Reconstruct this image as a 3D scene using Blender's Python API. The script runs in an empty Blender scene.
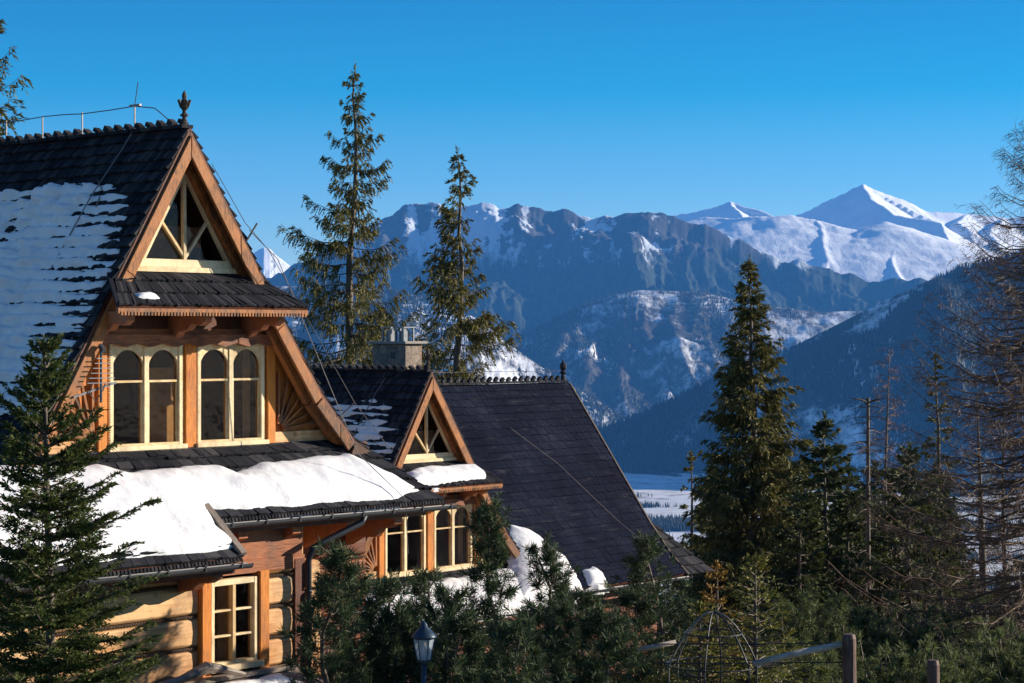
import bpy, math, random
import numpy as np
from mathutils import Vector, Matrix
R = math.radians
SC = bpy.context.scene
COL = SC.collection
F, HZ, CAMZ = 2100.0, 336.0, 5.6          # focal length in px, horizon row, eye height

# ------------------------------------------------------------------ tagging
def tag(o, label=None, cat=None, group=None, kind=None):
    if label: o['label'] = label
    if cat: o['category'] = cat
    if group: o['group'] = group
    if kind: o['kind'] = kind
    return o
def empty(name, loc=(0, 0, 0), rz=0.0):
    o = bpy.data.objects.new(name, None); COL.objects.link(o)
    o.location = loc; o.rotation_euler = (0, 0, rz); o.empty_display_size = .3
    return o
def link(name, me, mat, parent=None, smooth=False):
    o = bpy.data.objects.new(name, me); COL.objects.link(o)
    if mat is not None: me.materials.append(mat)
    if smooth: me.polygons.foreach_set('use_smooth', [True] * len(me.polygons))
    if parent is not None: o.parent = parent
    return o
class MB:
    def __init__(s): s.v = []; s.f = []
    def add(s, vs, fs):
        b = len(s.v); s.v += [tuple(p) for p in vs]; s.f += [tuple(b + i for i in f) for f in fs]
    def box(s, x0, x1, y0, y1, z0, z1):
        s.add([(x0,y0,z0),(x1,y0,z0),(x1,y1,z0),(x0,y1,z0),(x0,y0,z1),(x1,y0,z1),(x1,y1,z1),(x0,y1,z1)],
              [(0,3,2,1),(4,5,6,7),(0,1,5,4),(1,2,6,5),(2,3,7,6),(3,0,4,7)])
    def prism(s, pts, a, b, ax='y'):      # polygon in xz (ax='y') / yz (ax='x') / xy (ax='z') extruded a..b
        n = len(pts)
        def P(p, t):
            return (p[0], t, p[1]) if ax == 'y' else ((t, p[0], p[1]) if ax == 'x' else (p[0], p[1], t))
        s.add([P(p, a) for p in pts] + [P(p, b) for p in pts],
              [tuple(range(n)), tuple(range(2*n-1, n-1, -1))] + [(i, n+i, n+(i+1) % n, (i+1) % n) for i in range(n)])
    def bar(s, p, q, w, h, up=(0, 0, 1)):
        p = Vector(p); q = Vector(q); d = (q-p).normalized(); u = Vector(up)
        if abs(d.dot(u)) > .98: u = Vector((1, 0, 0))
        r = d.cross(u).normalized()*w/2; t = r.cross(d).normalized()*h/2
        s.add([p-r-t, p+r-t, p+r+t, p-r+t, q-r-t, q+r-t, q+r+t, q-r+t],
              [(0,3,2,1),(4,5,6,7),(0,1,5,4),(1,2,6,5),(2,3,7,6),(3,0,4,7)])
    def tube(s, pts, rad, n=8, cap=True):
        pts = [Vector(p) for p in pts]
        if not hasattr(rad, '__len__'): rad = [rad]*len(pts)
        b = len(s.v); prev = None
        for i, p in enumerate(pts):
            d = (pts[min(i+1, len(pts)-1)] - pts[max(i-1, 0)]).normalized()
            if prev is None:
                u = Vector((0, 0, 1)) if abs(d.z) < .9 else Vector((1, 0, 0))
                r = d.cross(u).normalized()
            else:
                r = (prev - d*prev.dot(d)).normalized()
            prev = r; t = d.cross(r)
            for k in range(n):
                a = 2*math.pi*k/n
                s.v.append(tuple(p + (r*math.cos(a)+t*math.sin(a))*rad[i]))
        for i in range(len(pts)-1):
            for k in range(n):
                s.f.append((b+i*n+k, b+i*n+(k+1) % n, b+(i+1)*n+(k+1) % n, b+(i+1)*n+k))
        if cap:
            s.f.append(tuple(b+k for k in range(n-1, -1, -1)))
            e = b+(len(pts)-1)*n
            s.f.append(tuple(e+k for k in range(n)))
    def lathe(s, prof, c, n=12):          # profile (r,z) about vertical axis at c
        b = len(s.v)
        for r, z in prof:
            for k in range(n):
                a = 2*math.pi*k/n
                s.v.append((c[0]+r*math.cos(a), c[1]+r*math.sin(a), c[2]+z))
        for i in range(len(prof)-1):
            for k in range(n):
                s.f.append((b+i*n+k, b+i*n+(k+1) % n, b+(i+1)*n+(k+1) % n, b+(i+1)*n+k))
        s.f.append(tuple(b+k for k in range(n-1, -1, -1)))
        e = b+(len(prof)-1)*n; s.f.append(tuple(e+k for k in range(n)))
    def build(s, name, mat, parent=None, smooth=False, bevel=0):
        me = bpy.data.meshes.new(name); me.from_pydata(s.v, [], s.f); me.update()
        o = link(name, me, mat, parent, smooth)
        if bevel:
            m = o.modifiers.new('bevel', 'BEVEL'); m.width = bevel; m.segments = 1; m.limit_method = 'ANGLE'
        return o
def quads(name, V, Q, mat, parent=None, smooth=False):   # numpy verts, uniform quads
    me = bpy.data.meshes.new(name)
    V = np.ascontiguousarray(V, dtype=np.float32); Q = np.ascontiguousarray(Q, dtype=np.int32)
    k = Q.shape[1]
    me.vertices.add(len(V)); me.vertices.foreach_set('co', V.ravel())
    me.loops.add(Q.size); me.loops.foreach_set('vertex_index', Q.ravel())
    me.polygons.add(len(Q)); me.polygons.foreach_set('loop_start', np.arange(0, Q.size, k, dtype=np.int32))
    me.polygons.foreach_set('loop_total', np.full(len(Q), k, dtype=np.int32))
    me.update(calc_edges=True); me.validate()
    return link(name, me, mat, parent, smooth)
def gridmesh(name, P, mat, parent=None, smooth=True, keep=None):      # P (n,m,3)
    n, m = P.shape[:2]
    i = np.arange(n*m).reshape(n, m)
    Q = np.stack([i[:-1, :-1], i[1:, :-1], i[1:, 1:], i[:-1, 1:]], -1).reshape(-1, 4)
    if keep is not None: Q = Q[keep.reshape(-1)]
    V = P.reshape(-1, 3)
    if keep is not None:
        used = np.unique(Q); mp = np.zeros(n*m, int); mp[used] = np.arange(len(used)); V = V[used]; Q = mp[Q]
    return quads(name, V, Q, mat, parent, smooth)

# ------------------------------------------------------------------ noise
_rs = np.random.RandomState(7)
_perm = _rs.permutation(512)
_g = _rs.uniform(-1, 1, (512,))
def vnoise(x, y):
    xi = np.floor(x).astype(int); yi = np.floor(y).astype(int)
    fx = x-xi; fy = y-yi
    fx = fx*fx*fx*(fx*(fx*6-15)+10); fy = fy*fy*fy*(fy*(fy*6-15)+10)
    def h(a, b): return _g[_perm[(_perm[a & 511]+b) & 511]]
    return (h(xi, yi)*(1-fx)+h(xi+1, yi)*fx)*(1-fy)+(h(xi, yi+1)*(1-fx)+h(xi+1, yi+1)*fx)*fy
def fbm(x, y, o=5, g=.5):
    s = 0; a = 1
    for k in range(o):
        s = s+a*vnoise(x*2**k+17.3*k, y*2**k+5.1*k); a *= g
    return s
def ridged(x, y, o=5, g=.55):
    s = 0; a = 1
    for k in range(o):
        s = s+a*(1-np.abs(vnoise(x*2**k+31.7*k, y*2**k+9.2*k))*2); a *= g
    return s

# ------------------------------------------------------------------ materials
class NT:
    def __init__(s, name):
        s.m = bpy.data.materials.new(name); s.m.use_nodes = True; s.t = s.m.node_tree
        s.t.nodes.clear(); s.out = s.n('ShaderNodeOutputMaterial')
    def n(s, ty, **kw):
        nd = s.t.nodes.new(ty)
        for k, v in kw.items(): setattr(nd, k, v)
        return nd
    def l(s, a, b): s.t.links.new(a, b)
    def set(s, sock, v):
        if hasattr(v, 'is_linked') or hasattr(v, 'links'): s.l(v, sock)
        else: sock.default_value = v
    def noise(s, vec, scale, detail=4, rough=.6):
        nd = s.n('ShaderNodeTexNoise'); s.set(nd.inputs['Scale'], scale)
        nd.inputs['Detail'].default_value = detail; nd.inputs['Roughness'].default_value = rough
        if vec is not None: s.l(vec, nd.inputs['Vector'])
        return nd.outputs['Fac']
    def mapping(s, vec, scale=(1, 1, 1), rot=(0, 0, 0)):
        nd = s.n('ShaderNodeMapping'); s.l(vec, nd.inputs[0])
        nd.inputs['Scale'].default_value = scale; nd.inputs['Rotation'].default_value = rot
        return nd.outputs[0]
    def ramp(s, fac, stops, interp='LINEAR'):
        nd = s.n('ShaderNodeValToRGB'); s.l(fac, nd.inputs[0]); cr = nd.color_ramp; cr.interpolation = interp
        while len(cr.elements) < len(stops): cr.elements.new(.5)
        for e, (p, c) in zip(cr.elements, stops):
            e.position = p; e.color = tuple(c)+(1,) if len(c) == 3 else c
        return nd.outputs[0]
    def fr(s, fac, a, b):
        nd = s.n('ShaderNodeMapRange'); s.l(fac, nd.inputs[0])
        nd.inputs[1].default_value = a; nd.inputs[2].default_value = b
        return nd.outputs[0]
    def mix(s, f, a, b, mode='MIX'):
        nd = s.n('ShaderNodeMix', data_type='RGBA', blend_type=mode)
        s.set(nd.inputs[0], f)
        for sock, v in ((nd.inputs[6], a), (nd.inputs[7], b)):
            if isinstance(v, tuple): v = v+(1,) if len(v) == 3 else v
            s.set(sock, v)
        return nd.outputs[2]
    def math(s, op, a, b=None):
        nd = s.n('ShaderNodeMath', operation=op); s.set(nd.inputs[0], a)
        if b is not None: s.set(nd.inputs[1], b)
        return nd.outputs[0]
    def bump(s, h, strength=.4, dist=.02):
        nd = s.n('ShaderNodeBump'); s.l(h, nd.inputs['Height'])
        nd.inputs['Strength'].default_value = strength; nd.inputs['Distance'].default_value = dist
        return nd.outputs[0]
    def done(s, color, rough=.7, bump=None, spec=.3, metal=0, **kw):
        b = s.n('ShaderNodeBsdfPrincipled')
        if isinstance(color, tuple): color = color+(1,) if len(color) == 3 else color
        s.set(b.inputs['Base Color'], color); s.set(b.inputs['Roughness'], rough)
        b.inputs['Specular IOR Level'].default_value = spec; b.inputs['Metallic'].default_value = metal
        for k, v in kw.items(): s.set(b.inputs[k.replace('_', ' ')], v)
        if bump is not None: s.l(bump, b.inputs['Normal'])
        s.l(b.outputs[0], s.out.inputs[0]); return s.m
    def obj(s): return s.n('ShaderNodeTexCoord').outputs['Object']
    def island(s): return s.n('ShaderNodeNewGeometry').outputs['Random Per Island']

def wood(name, c0, c1, knots=False, scale=(1, 1, 1), rough=.6, grain=14):
    t = NT(name); v = t.obj(); isl = t.island()
    w = t.mapping(v, (scale[0], scale[1], scale[2]))
    g = t.noise(w, grain, 6, .65); big = t.noise(v, 1.3, 3)
    f = t.math('ADD', t.math('MULTIPLY', g, .55), t.math('MULTIPLY', big, .45))
    f = t.math('ADD', f, t.math('MULTIPLY', t.math('SUBTRACT', isl, .5), .22))
    c = t.ramp(f, [(.40, c0), (.60, c1)])
    if knots:
        vo = t.n('ShaderNodeTexVoronoi'); vo.inputs['Scale'].default_value = 2.6; t.l(v, vo.inputs['Vector'])
        k = t.ramp(vo.outputs['Distance'], [(.05, (1, 1, 1)), (.15, (0, 0, 0))])
        c = t.mix(t.math('MULTIPLY', k, .65), c, (c0[0]*.45, c0[1]*.3, c0[2]*.3))
    wt = t.noise(t.mapping(v, (1, 1, .6)), 2.1, 7, .72)                 # greyed and water-stained patches
    c = t.mix(t.math('MULTIPLY', t.ramp(wt, [(.46, (0, 0, 0)), (.66, (1, 1, 1))]), .62), c, tuple(.30*(a+b)*.5+.06*k for a, b, k in zip(c0, c1, (1, .95, .9))))
    cr = t.noise(t.mapping(v, tuple(q*3.2 for q in scale)), 16, 3, .6)      # fine dark checks along the grain
    c = t.mix(t.math('MULTIPLY', t.ramp(cr, [(.62, (0, 0, 0)), (.70, (1, 1, 1))]), .55), c, tuple(k*.35 for k in c0))
    return t.done(c, rough, t.bump(t.math('ADD', g, t.math('MULTIPLY', wt, .6)), .5, .012))
def plain(name, c, rough=.6, metal=0, var=.15, scale=8, spec=.3):
    t = NT(name); v = t.obj(); n = t.noise(v, scale, 5)
    cc = t.ramp(n, [(.3, tuple(x*(1-var) for x in c)), (.7, tuple(min(1, x*(1+var)) for x in c))])
    return t.done(cc, rough, t.bump(n, .15, .01), spec, metal)
def foliage(name, c0, c1, rough=.65, trans=.18):
    t = NT(name); isl = t.island(); v = t.obj(); big = t.noise(v, .9, 2)
    f = t.math('ADD', t.math('MULTIPLY', isl, .6), t.math('MULTIPLY', big, .5))
    c = t.ramp(f, [(.25, c0), (.85, c1)])
    d = t.n('ShaderNodeBsdfPrincipled'); t.l(c, d.inputs['Base Color']); d.inputs['Roughness'].default_value = rough
    d.inputs['Specular IOR Level'].default_value = .25
    tr = t.n('ShaderNodeBsdfTranslucent'); t.l(c, tr.inputs[0])
    m = t.n('ShaderNodeMixShader'); m.inputs[0].default_value = trans
    t.l(d.outputs[0], m.inputs[1]); t.l(tr.outputs[0], m.inputs[2]); t.l(m.outputs[0], t.out.inputs[0])
    return t.m

M = {}
M['snow'] = (lambda t: t.done(t.mix(t.ramp(t.noise(t.obj(), 22, 3, .6), [(.70, (0, 0, 0)), (.76, (1, 1, 1))]), t.ramp(t.noise(t.obj(), 3, 6, .7), [(.35, (.68, .70, .74)), (.6, (.79, .80, .82))]), (.42, .36, .30)), .55,
             t.bump(t.math('ADD', t.noise(t.obj(), 6, 5, .6), t.math('MULTIPLY', t.noise(t.obj(), 40, 4, .7), .35)), .45, .04), .3,
             Subsurface_Weight=.15, Subsurface_Scale=.05))(NT('snow'))
M['orange'] = wood('warm_stained_wood', (.30, .075, .010), (.66, .23, .035), scale=(3, 3, .35))
M['rake'] = wood('weathered_rake_wood', (.060, .024, .010), (.40, .150, .042), scale=(1.6, 1.6, .6))
M['soffit'] = wood('soffit_boards', (.05, .014, .008), (.14, .040, .018), scale=(1, 1, 1))  # darkened so the colour carries the shade under hood and eaves
M['beam'] = wood('carved_beam_wood', (.12, .032, .013), (.40, .14, .055), scale=(.35, 3, 3), knots=False)
M['log'] = wood('pale_log_wood', (.52, .25, .09), (.84, .53, .26), knots=True, scale=(.25, 2.2, 3.2), grain=8)
M['cream'] = wood('cream_window_wood', (.66, .46, .22), (.88, .72, .45), scale=(1, 1, 1))
M['grey_wood'] = wood('grey_weathered_wood', (.13, .10, .08), (.30, .25, .21), scale=(2, 2, 2))
M['dark_wood'] = wood('dark_carved_wood', (.03, .02, .015), (.10, .07, .05))
M['rope'] = wood('moss_rope', (.05, .03, .02), (.16, .09, .05))
def shingle_mat(name='dark_wood_shingle', k=1.0, blue=1.0):
    t = NT(name); isl = t.island(); v = t.obj()
    g = t.noise(t.mapping(v, (9, 9, 1.2)), 3.5, 5, .7); big = t.noise(v, .7, 3)
    wi = .35 if blue == 1.0 else .10
    f = t.math('ADD', t.math('MULTIPLY', isl, wi), t.math('ADD', t.math('MULTIPLY', g, .4), t.math('MULTIPLY', big, .65-wi)))
    c = t.ramp(f, [(.3, (.007*k, .008*k, .012*k*blue)), (.58, (.022*k, .023*k*blue**.3, .030*k*blue)), (.80, (.070*k, .068*k*blue**.3, .070*k*blue))])
    if blue != 1.0:                                                   # bleached, frosty weather streaks along the rows
        st = t.noise(t.mapping(v, (.8, 5, 7)), 1.6, 6, .7)
        c = t.mix(t.ramp(st, [(.56, (0, 0, 0)), (.74, (.45, .45, .45))]), c, (.085, .085, .095))
    return t.done(c, .85, t.bump(g, .5, .01), .12 if k > .8 else .02)
M['shingle'] = shingle_mat()
M['shingle_dark'] = shingle_mat('shaded_shingle', .55, 1.85)  # dark shingle whose colour also carries shade and blue skylight
M['metal'] = plain('galvanised_metal', (.14, .155, .18), .4, .8)
M['dark_metal'] = plain('dark_metal', (.03, .035, .045), .45, .3)
M['wire'] = plain('wire_metal', (.22, .20, .19), .45, .6)
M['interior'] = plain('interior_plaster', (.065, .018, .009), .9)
M['curtain'] = plain('curtain_cloth', (.55, .52, .45), .9)
M['door_paint'] = plain('yellow_door_paint', (.82, .70, .42), .6)
def glass():
    t = NT('window_glass'); g = t.n('ShaderNodeBsdfGlossy'); g.inputs['Roughness'].default_value = .03
    g.inputs[0].default_value = (.85, .85, 1, 1); t.l(t.bump(t.noise(t.obj(), 1.7, 3), .35, .05), g.inputs['Normal'])
    tr = t.n('ShaderNodeBsdfTransparent'); tr.inputs[0].default_value = (.74, .66, .58, 1)
    fz = t.n('ShaderNodeFresnel'); fz.inputs[0].default_value = 1.5
    mx = t.n('ShaderNodeMixShader'); gb = t.n('ShaderNodeNewGeometry'); t.l(t.math('MULTIPLY', t.math('MULTIPLY', fz.outputs[0], .45), t.math('SUBTRACT', 1.0, gb.outputs['Backfacing'])), mx.inputs[0])
    t.l(tr.outputs[0], mx.inputs[1]); t.l(g.outputs[0], mx.inputs[2]); t.l(mx.outputs[0], t.out.inputs[0]); return t.m
M['glass'] = glass()
def stone():
    t = NT('chimney_stone'); v = t.obj()
    vo = t.n('ShaderNodeTexVoronoi'); vo.inputs['Scale'].default_value = 4.5; t.l(v, vo.inputs['Vector'])
    ve = t.n('ShaderNodeTexVoronoi', feature='DISTANCE_TO_EDGE'); ve.inputs['Scale'].default_value = 4.5; t.l(v, ve.inputs['Vector'])
    sp = t.n('ShaderNodeSeparateColor'); t.l(vo.outputs['Color'], sp.inputs[0])
    c = t.ramp(sp.outputs[0], [(0, (.16, .12, .10)), (.5, (.30, .24, .19)), (1, (.36, .20, .14))])
    e = t.ramp(ve.outputs['Distance'], [(.02, (1, 1, 1)), (.07, (0, 0, 0))])
    c = t.mix(e, c, (.10, .09, .085)); c = t.mix(.35, c, t.ramp(t.noise(v, 14), [(.3, (.1, .08, .07)), (.7, (.4, .34, .28))]))
    return t.done(c, .85, t.bump(ve.outputs['Distance'], .6, .04))
M['stone'] = stone()
M['bark'] = wood('bark', (.045, .035, .03), (.15, .115, .09), scale=(1, 1, .4))
M['spruce'] = foliage('spruce_needles', (.014, .028, .010), (.115, .120, .030))
M['spruce_olive'] = foliage('olive_spruce_needles', (.034, .044, .013), (.245, .210, .052))
M['spruce_dark'] = foliage('dark_fir_needles', (.013, .027, .009), (.130, .145, .038))
M['fir_near'] = foliage('near_fir_needles', (.016, .036, .012), (.12, .145, .035), trans=.32)
M['dwarf'] = foliage('dwarf_pine_needles', (.034, .055, .020), (.19, .22, .085), trans=.3)
M['shaded_log'] = wood('shaded_log_wood', (.10, .025, .010), (.30, .085, .03), scale=(.3, 2, 3))  # log wood with shade painted into its colour, for shaded walls
M['gutter'] = plain('grey_gutter_paint', (.06, .065, .075), .5, .2)
M['pine'] = foliage('pine_needles', (.014, .032, .018), (.095, .135, .055))
M['golden'] = foliage('golden_needles', (.16, .10, .02), (.36, .21, .04))
M['lime'] = foliage('fresh_green_needles', (.07, .085, .014), (.27, .25, .055))
M['larch'] = wood('larch_twigs', (.085, .052, .033), (.25, .16, .10), scale=(1, 1, 1))
M['larch_pink'] = wood('pale_larch_twigs', (.13, .07, .05), (.30, .17, .12), scale=(1, 1, 1))
M['lamp_blue'] = plain('blue_lamp_paint', (.03, .055, .085), .35, .3)
def lamp_glass():
    t = NT('frosted_lantern'); d = t.n('ShaderNodeBsdfDiffuse'); d.inputs[0].default_value = (.5, .6, .7, 1)
    tr = t.n('ShaderNodeBsdfTransparent'); m = t.n('ShaderNodeMixShader'); m.inputs[0].default_value = .5
    t.l(d.outputs[0], m.inputs[1]); t.l(tr.outputs[0], m.inputs[2]); t.l(m.outputs[0], t.out.inputs[0]); return t.m
M['lamp_glass'] = lamp_glass()
M['post'] = wood('log_post_wood', (.05, .028, .022), (.20, .12, .09), scale=(2, 2, .3))
M['grey_rail'] = wood('peeled_rail', (.26, .23, .19), (.48, .43, .36), scale=(.3, 2, 2))
M['pale_pipe'] = plain('pale_pipe', (.20, .18, .16), .5)
# ------------------------------------------------------------------ camera, sun, sky, air
cam = bpy.data.objects.new('camera', bpy.data.cameras.new('camera')); COL.objects.link(cam)
cam.location = (0, 0, CAMZ); cam.rotation_euler = (R(90), 0, 0)
cam.data.sensor_width = 36; cam.data.lens = 36*F/1024; cam.data.shift_y = -(341.5-HZ)/1024
cam.data.clip_end = 60000; cam.data.clip_start = .1
SC.camera = cam
SUN_EL, SUN_AZ = 18.0, 16.0            # azimuth measured from +X towards +Y, degrees
s_dir = Vector((math.cos(R(SUN_EL))*math.cos(R(SUN_AZ)), math.cos(R(SUN_EL))*math.sin(R(SUN_AZ)), math.sin(R(SUN_EL))))
sun = bpy.data.objects.new('sun', bpy.data.lights.new('sun', 'SUN')); COL.objects.link(sun)
sun.data.energy = 5.0; sun.data.angle = R(.5); sun.data.color = (1, .87, .70)
sun.rotation_euler = s_dir.to_track_quat('Z', 'Y').to_euler(); sun.location = (40, 0, 60)
W = bpy.data.worlds.new('World'); SC.world = W; W.use_nodes = True
nt = W.node_tree; nt.nodes.clear()
sky = nt.nodes.new('ShaderNodeTexSky'); sky.sky_type = 'NISHITA'; sky.sun_disc = False
sky.sun_elevation = R(SUN_EL); sky.sun_rotation = R(90-SUN_AZ); sky.altitude = 1000; sky.air_density = 1.0; sky.dust_density = .3; sky.ozone_density = 2.0
tint = nt.nodes.new('ShaderNodeMix'); tint.data_type = 'RGBA'; tint.blend_type = 'MULTIPLY'; tint.inputs[0].default_value = 1
tc = nt.nodes.new('ShaderNodeTexCoord'); sx = nt.nodes.new('ShaderNodeSeparateXYZ'); cr = nt.nodes.new('ShaderNodeValToRGB')
nt.links.new(tc.outputs['Generated'], sx.inputs[0]); nt.links.new(sx.outputs[2], cr.inputs[0]); nt.links.new(cr.outputs[0], tint.inputs[7])
# polarised winter sky: deep cyan blue high up, paler towards the horizon
for e, (p_, c_) in zip((cr.color_ramp.elements[0], cr.color_ramp.elements[1], cr.color_ramp.elements.new(.5), cr.color_ramp.elements.new(.6), cr.color_ramp.elements.new(.7)),
                       ((.0, (.74, .82, .96)), (.062, (.46, .68, .88)), (.115, (.0, .47, .70)), (.165, (.0, .36, .61)), (.5, (.03, .22, .50)))):
    e.position = p_; e.color = c_+(1,)
bg = nt.nodes.new('ShaderNodeBackground'); bg.inputs[1].default_value = .10
wo = nt.nodes.new('ShaderNodeOutputWorld')
nt.links.new(sky.outputs[0], tint.inputs[6]); nt.links.new(tint.outputs[2], bg.inputs[0]); nt.links.new(bg.outputs[0], wo.inputs[0])
SC.view_settings.view_transform = 'Standard'; SC.view_settings.look = 'None'; SC.view_settings.gamma = 1
SC.view_settings.use_curve_mapping = False; SC.view_settings.exposure = 0.90
SC.cycles.use_denoising = True; SC.cycles.max_bounces = 6; SC.cycles.diffuse_bounces = 3; SC.cycles.transparent_max_bounces = 12
SC.cycles.volume_bounces = 1; SC.cycles.sample_clamp_indirect = 6

# haze: one closed box of thin even air
hz = MB(); hz.box(-9500, 9500, -900, 19500, -350, 1500)
ht = NT('haze_air'); pv = ht.n('ShaderNodeVolumePrincipled')
pv.inputs['Color'].default_value = (.10, .40, 1, 1); pv.inputs['Density'].default_value = 3.4e-5; pv.inputs['Anisotropy'].default_value = 0
ht.l(pv.outputs[0], ht.out.inputs['Volume'])
tag(hz.build('haze', ht.m), kind='stuff')

# ------------------------------------------------------------------ terrain
def sst(a, b, x):
    t = np.clip((x-a)/(b-a), 0, 1); return t*t*(3-2*t)
VAL = -318.0
def ground_z(X, Y):
    X = np.asarray(X, float); Y = np.asarray(Y, float)
    d = np.maximum(Y-28, 0)
    z = -0.9-.172*d
    z = z+np.where(X > 6, -.02*(X-6), 0)*sst(0, 30, Y)*np.exp(-np.abs(X)/200)
    z = z+sst(60, 400, Y)*fbm(X/120, Y/120, 4)*6+fbm(X/6, Y/6, 3)*.10
    t = sst(1250, 1750, Y); z = z*(1-t)+t*(VAL+fbm(X/500, Y/500, 3)*4)
    return np.maximum(z, VAL-6)
ys = np.concatenate([np.linspace(-60, 0, 8), np.geomspace(1, 18800, 230)])
us = np.linspace(-.62, .62, 150)
YY, UU = np.meshgrid(ys, us, indexing='ij')
XX = UU*np.maximum(YY, 0)+UU*160
GZ = ground_z(XX, YY)
def snow_ground_mat():
    t = NT('snowy_ground'); v = t.obj()
    n = t.noise(v, .02, 8, .65); n2 = t.noise(v, .004, 6, .7)
    c = t.ramp(n, [(.50, (.80, .82, .84)), (.60, (.35, .33, .30)), (.68, (.10, .09, .07))])
    f = t.ramp(n2, [(.52, (0, 0, 0)), (.56, (1, 1, 1))])
    c = t.mix(f, (.80, .82, .84), c)
    sp = t.n('ShaderNodeSeparateXYZ'); t.l(v, sp.inputs[0])          # unseen near slope, darkened with heath to cut bounce off the snow
    heath = t.ramp(t.noise(v, .35, 7, .7), [(.44, (.05, .04, .022)), (.55, (.11, .085, .05)), (.62, (.80, .82, .84))])
    c = t.mix(t.fr(sp.outputs[1], 260, 120), c, heath)
    c = t.mix(t.math('MULTIPLY', t.fr(sp.outputs[1], 1500, 1900), t.ramp(t.noise(v, .012, 7, .7), [(.35, (0, 0, 0)), (.6, (.45, .45, .45))])), c, (.34, .33, .30))  # grey stubble patches dull the valley snow, standing in for ridge shade
    return t.done(c, .8, None, .15)
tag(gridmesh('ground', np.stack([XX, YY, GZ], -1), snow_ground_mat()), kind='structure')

def interp_crest(pts, px):
    a = np.array(pts, float); return np.interp(px, a[:, 0], a[:, 1])
def seg_tent(X, Y, line, sl):     # line: list of world points; height = crest - slope*distance, slopes left/right
    best = np.full(X.shape, -1e9)
    for (a, b) in zip(line[:-1], line[1:]):
        dx, dy = b[0]-a[0], b[1]-a[1]; L2 = dx*dx+dy*dy
        t = np.clip(((X-a[0])*dx+(Y-a[1])*dy)/L2, 0, 1)
        cx = a[0]+t*dx; cy = a[1]+t*dy; cz = a[2]+t*(b[2]-a[2])
        d = np.hypot(X-cx, Y-cy); side = (dx*(Y-cy)-dy*(X-cx)) > 0
        h = cz-d*np.where(side, sl[0], sl[1])
        best = np.maximum(best, h)
    return best
def pw(px, py, D): return ((px-512)/F*D, D, CAMZ-(py-HZ)/F*D)

def range_mesh(name, crest, Dc, Dn, Df, slope, amp, fl, ndepth=150, npx=520, pxr=(-260, 1300), mat=None, smalls=.35, spur=1.0, ys=.33, seed=0, foot=VAL-8, depthf=None, jag=0):
    """one mountain range: crest traced in angle, real distance, fall line spurs made of ridged noise"""
    px = np.linspace(pxr[0], pxr[1], npx)
    D = np.concatenate([np.linspace(Dn, Dc, ndepth), np.linspace(Dc, Df, 30)[1:]])
    DD, PX = np.meshgrid(D, px, indexing='ij')
    X = (PX-512)/F*DD; Y = DD
    cy = interp_crest(crest, PX)
    if jag: cy = cy+jag*fbm(PX/14.+seed, PX*0+seed, 4)
    Zc = CAMZ-(cy-HZ)/F*Dc
    dist = np.abs(DD-Dc)
    w = sst(0, .25, dist/(Dc-Dn))
    sp = ridged((X+seed*913)/fl+.25*fbm(X/fl, Y/fl, 2), Y/fl*ys+seed, 6)-1.1
    nz = fbm((X+77*seed)/(fl*.5), Y/(fl*.5), 6, .55)
    front = np.where(DD < Dc, slope, slope*1.1)
    Z = Zc-dist*front*(1+.0*DD)+amp*spur*sp*w+amp*smalls*nz*sst(0, .06, dist/(Dc-Dn))
    Z = np.minimum(Z, Zc+dist*.12)
    Z = np.maximum(Z, foot+fbm(X/200, Y/200, 3)*3)
    P = np.stack([X, Y, Z], -1)
    o = gridmesh(name, P, mat); tag(o, kind='structure')
    gl = -sp+.9*ridged(X/(fl*.23)+5, Y/(fl*.55)+seed, 4)-.9+.35*nz          # how deep in a gully each spot lies
    at_ = o.data.attributes.new('gully', 'FLOAT', 'POINT'); at_.data.foreach_set('value', gl.reshape(-1).astype(np.float32))
    return X, Y, Z

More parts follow.
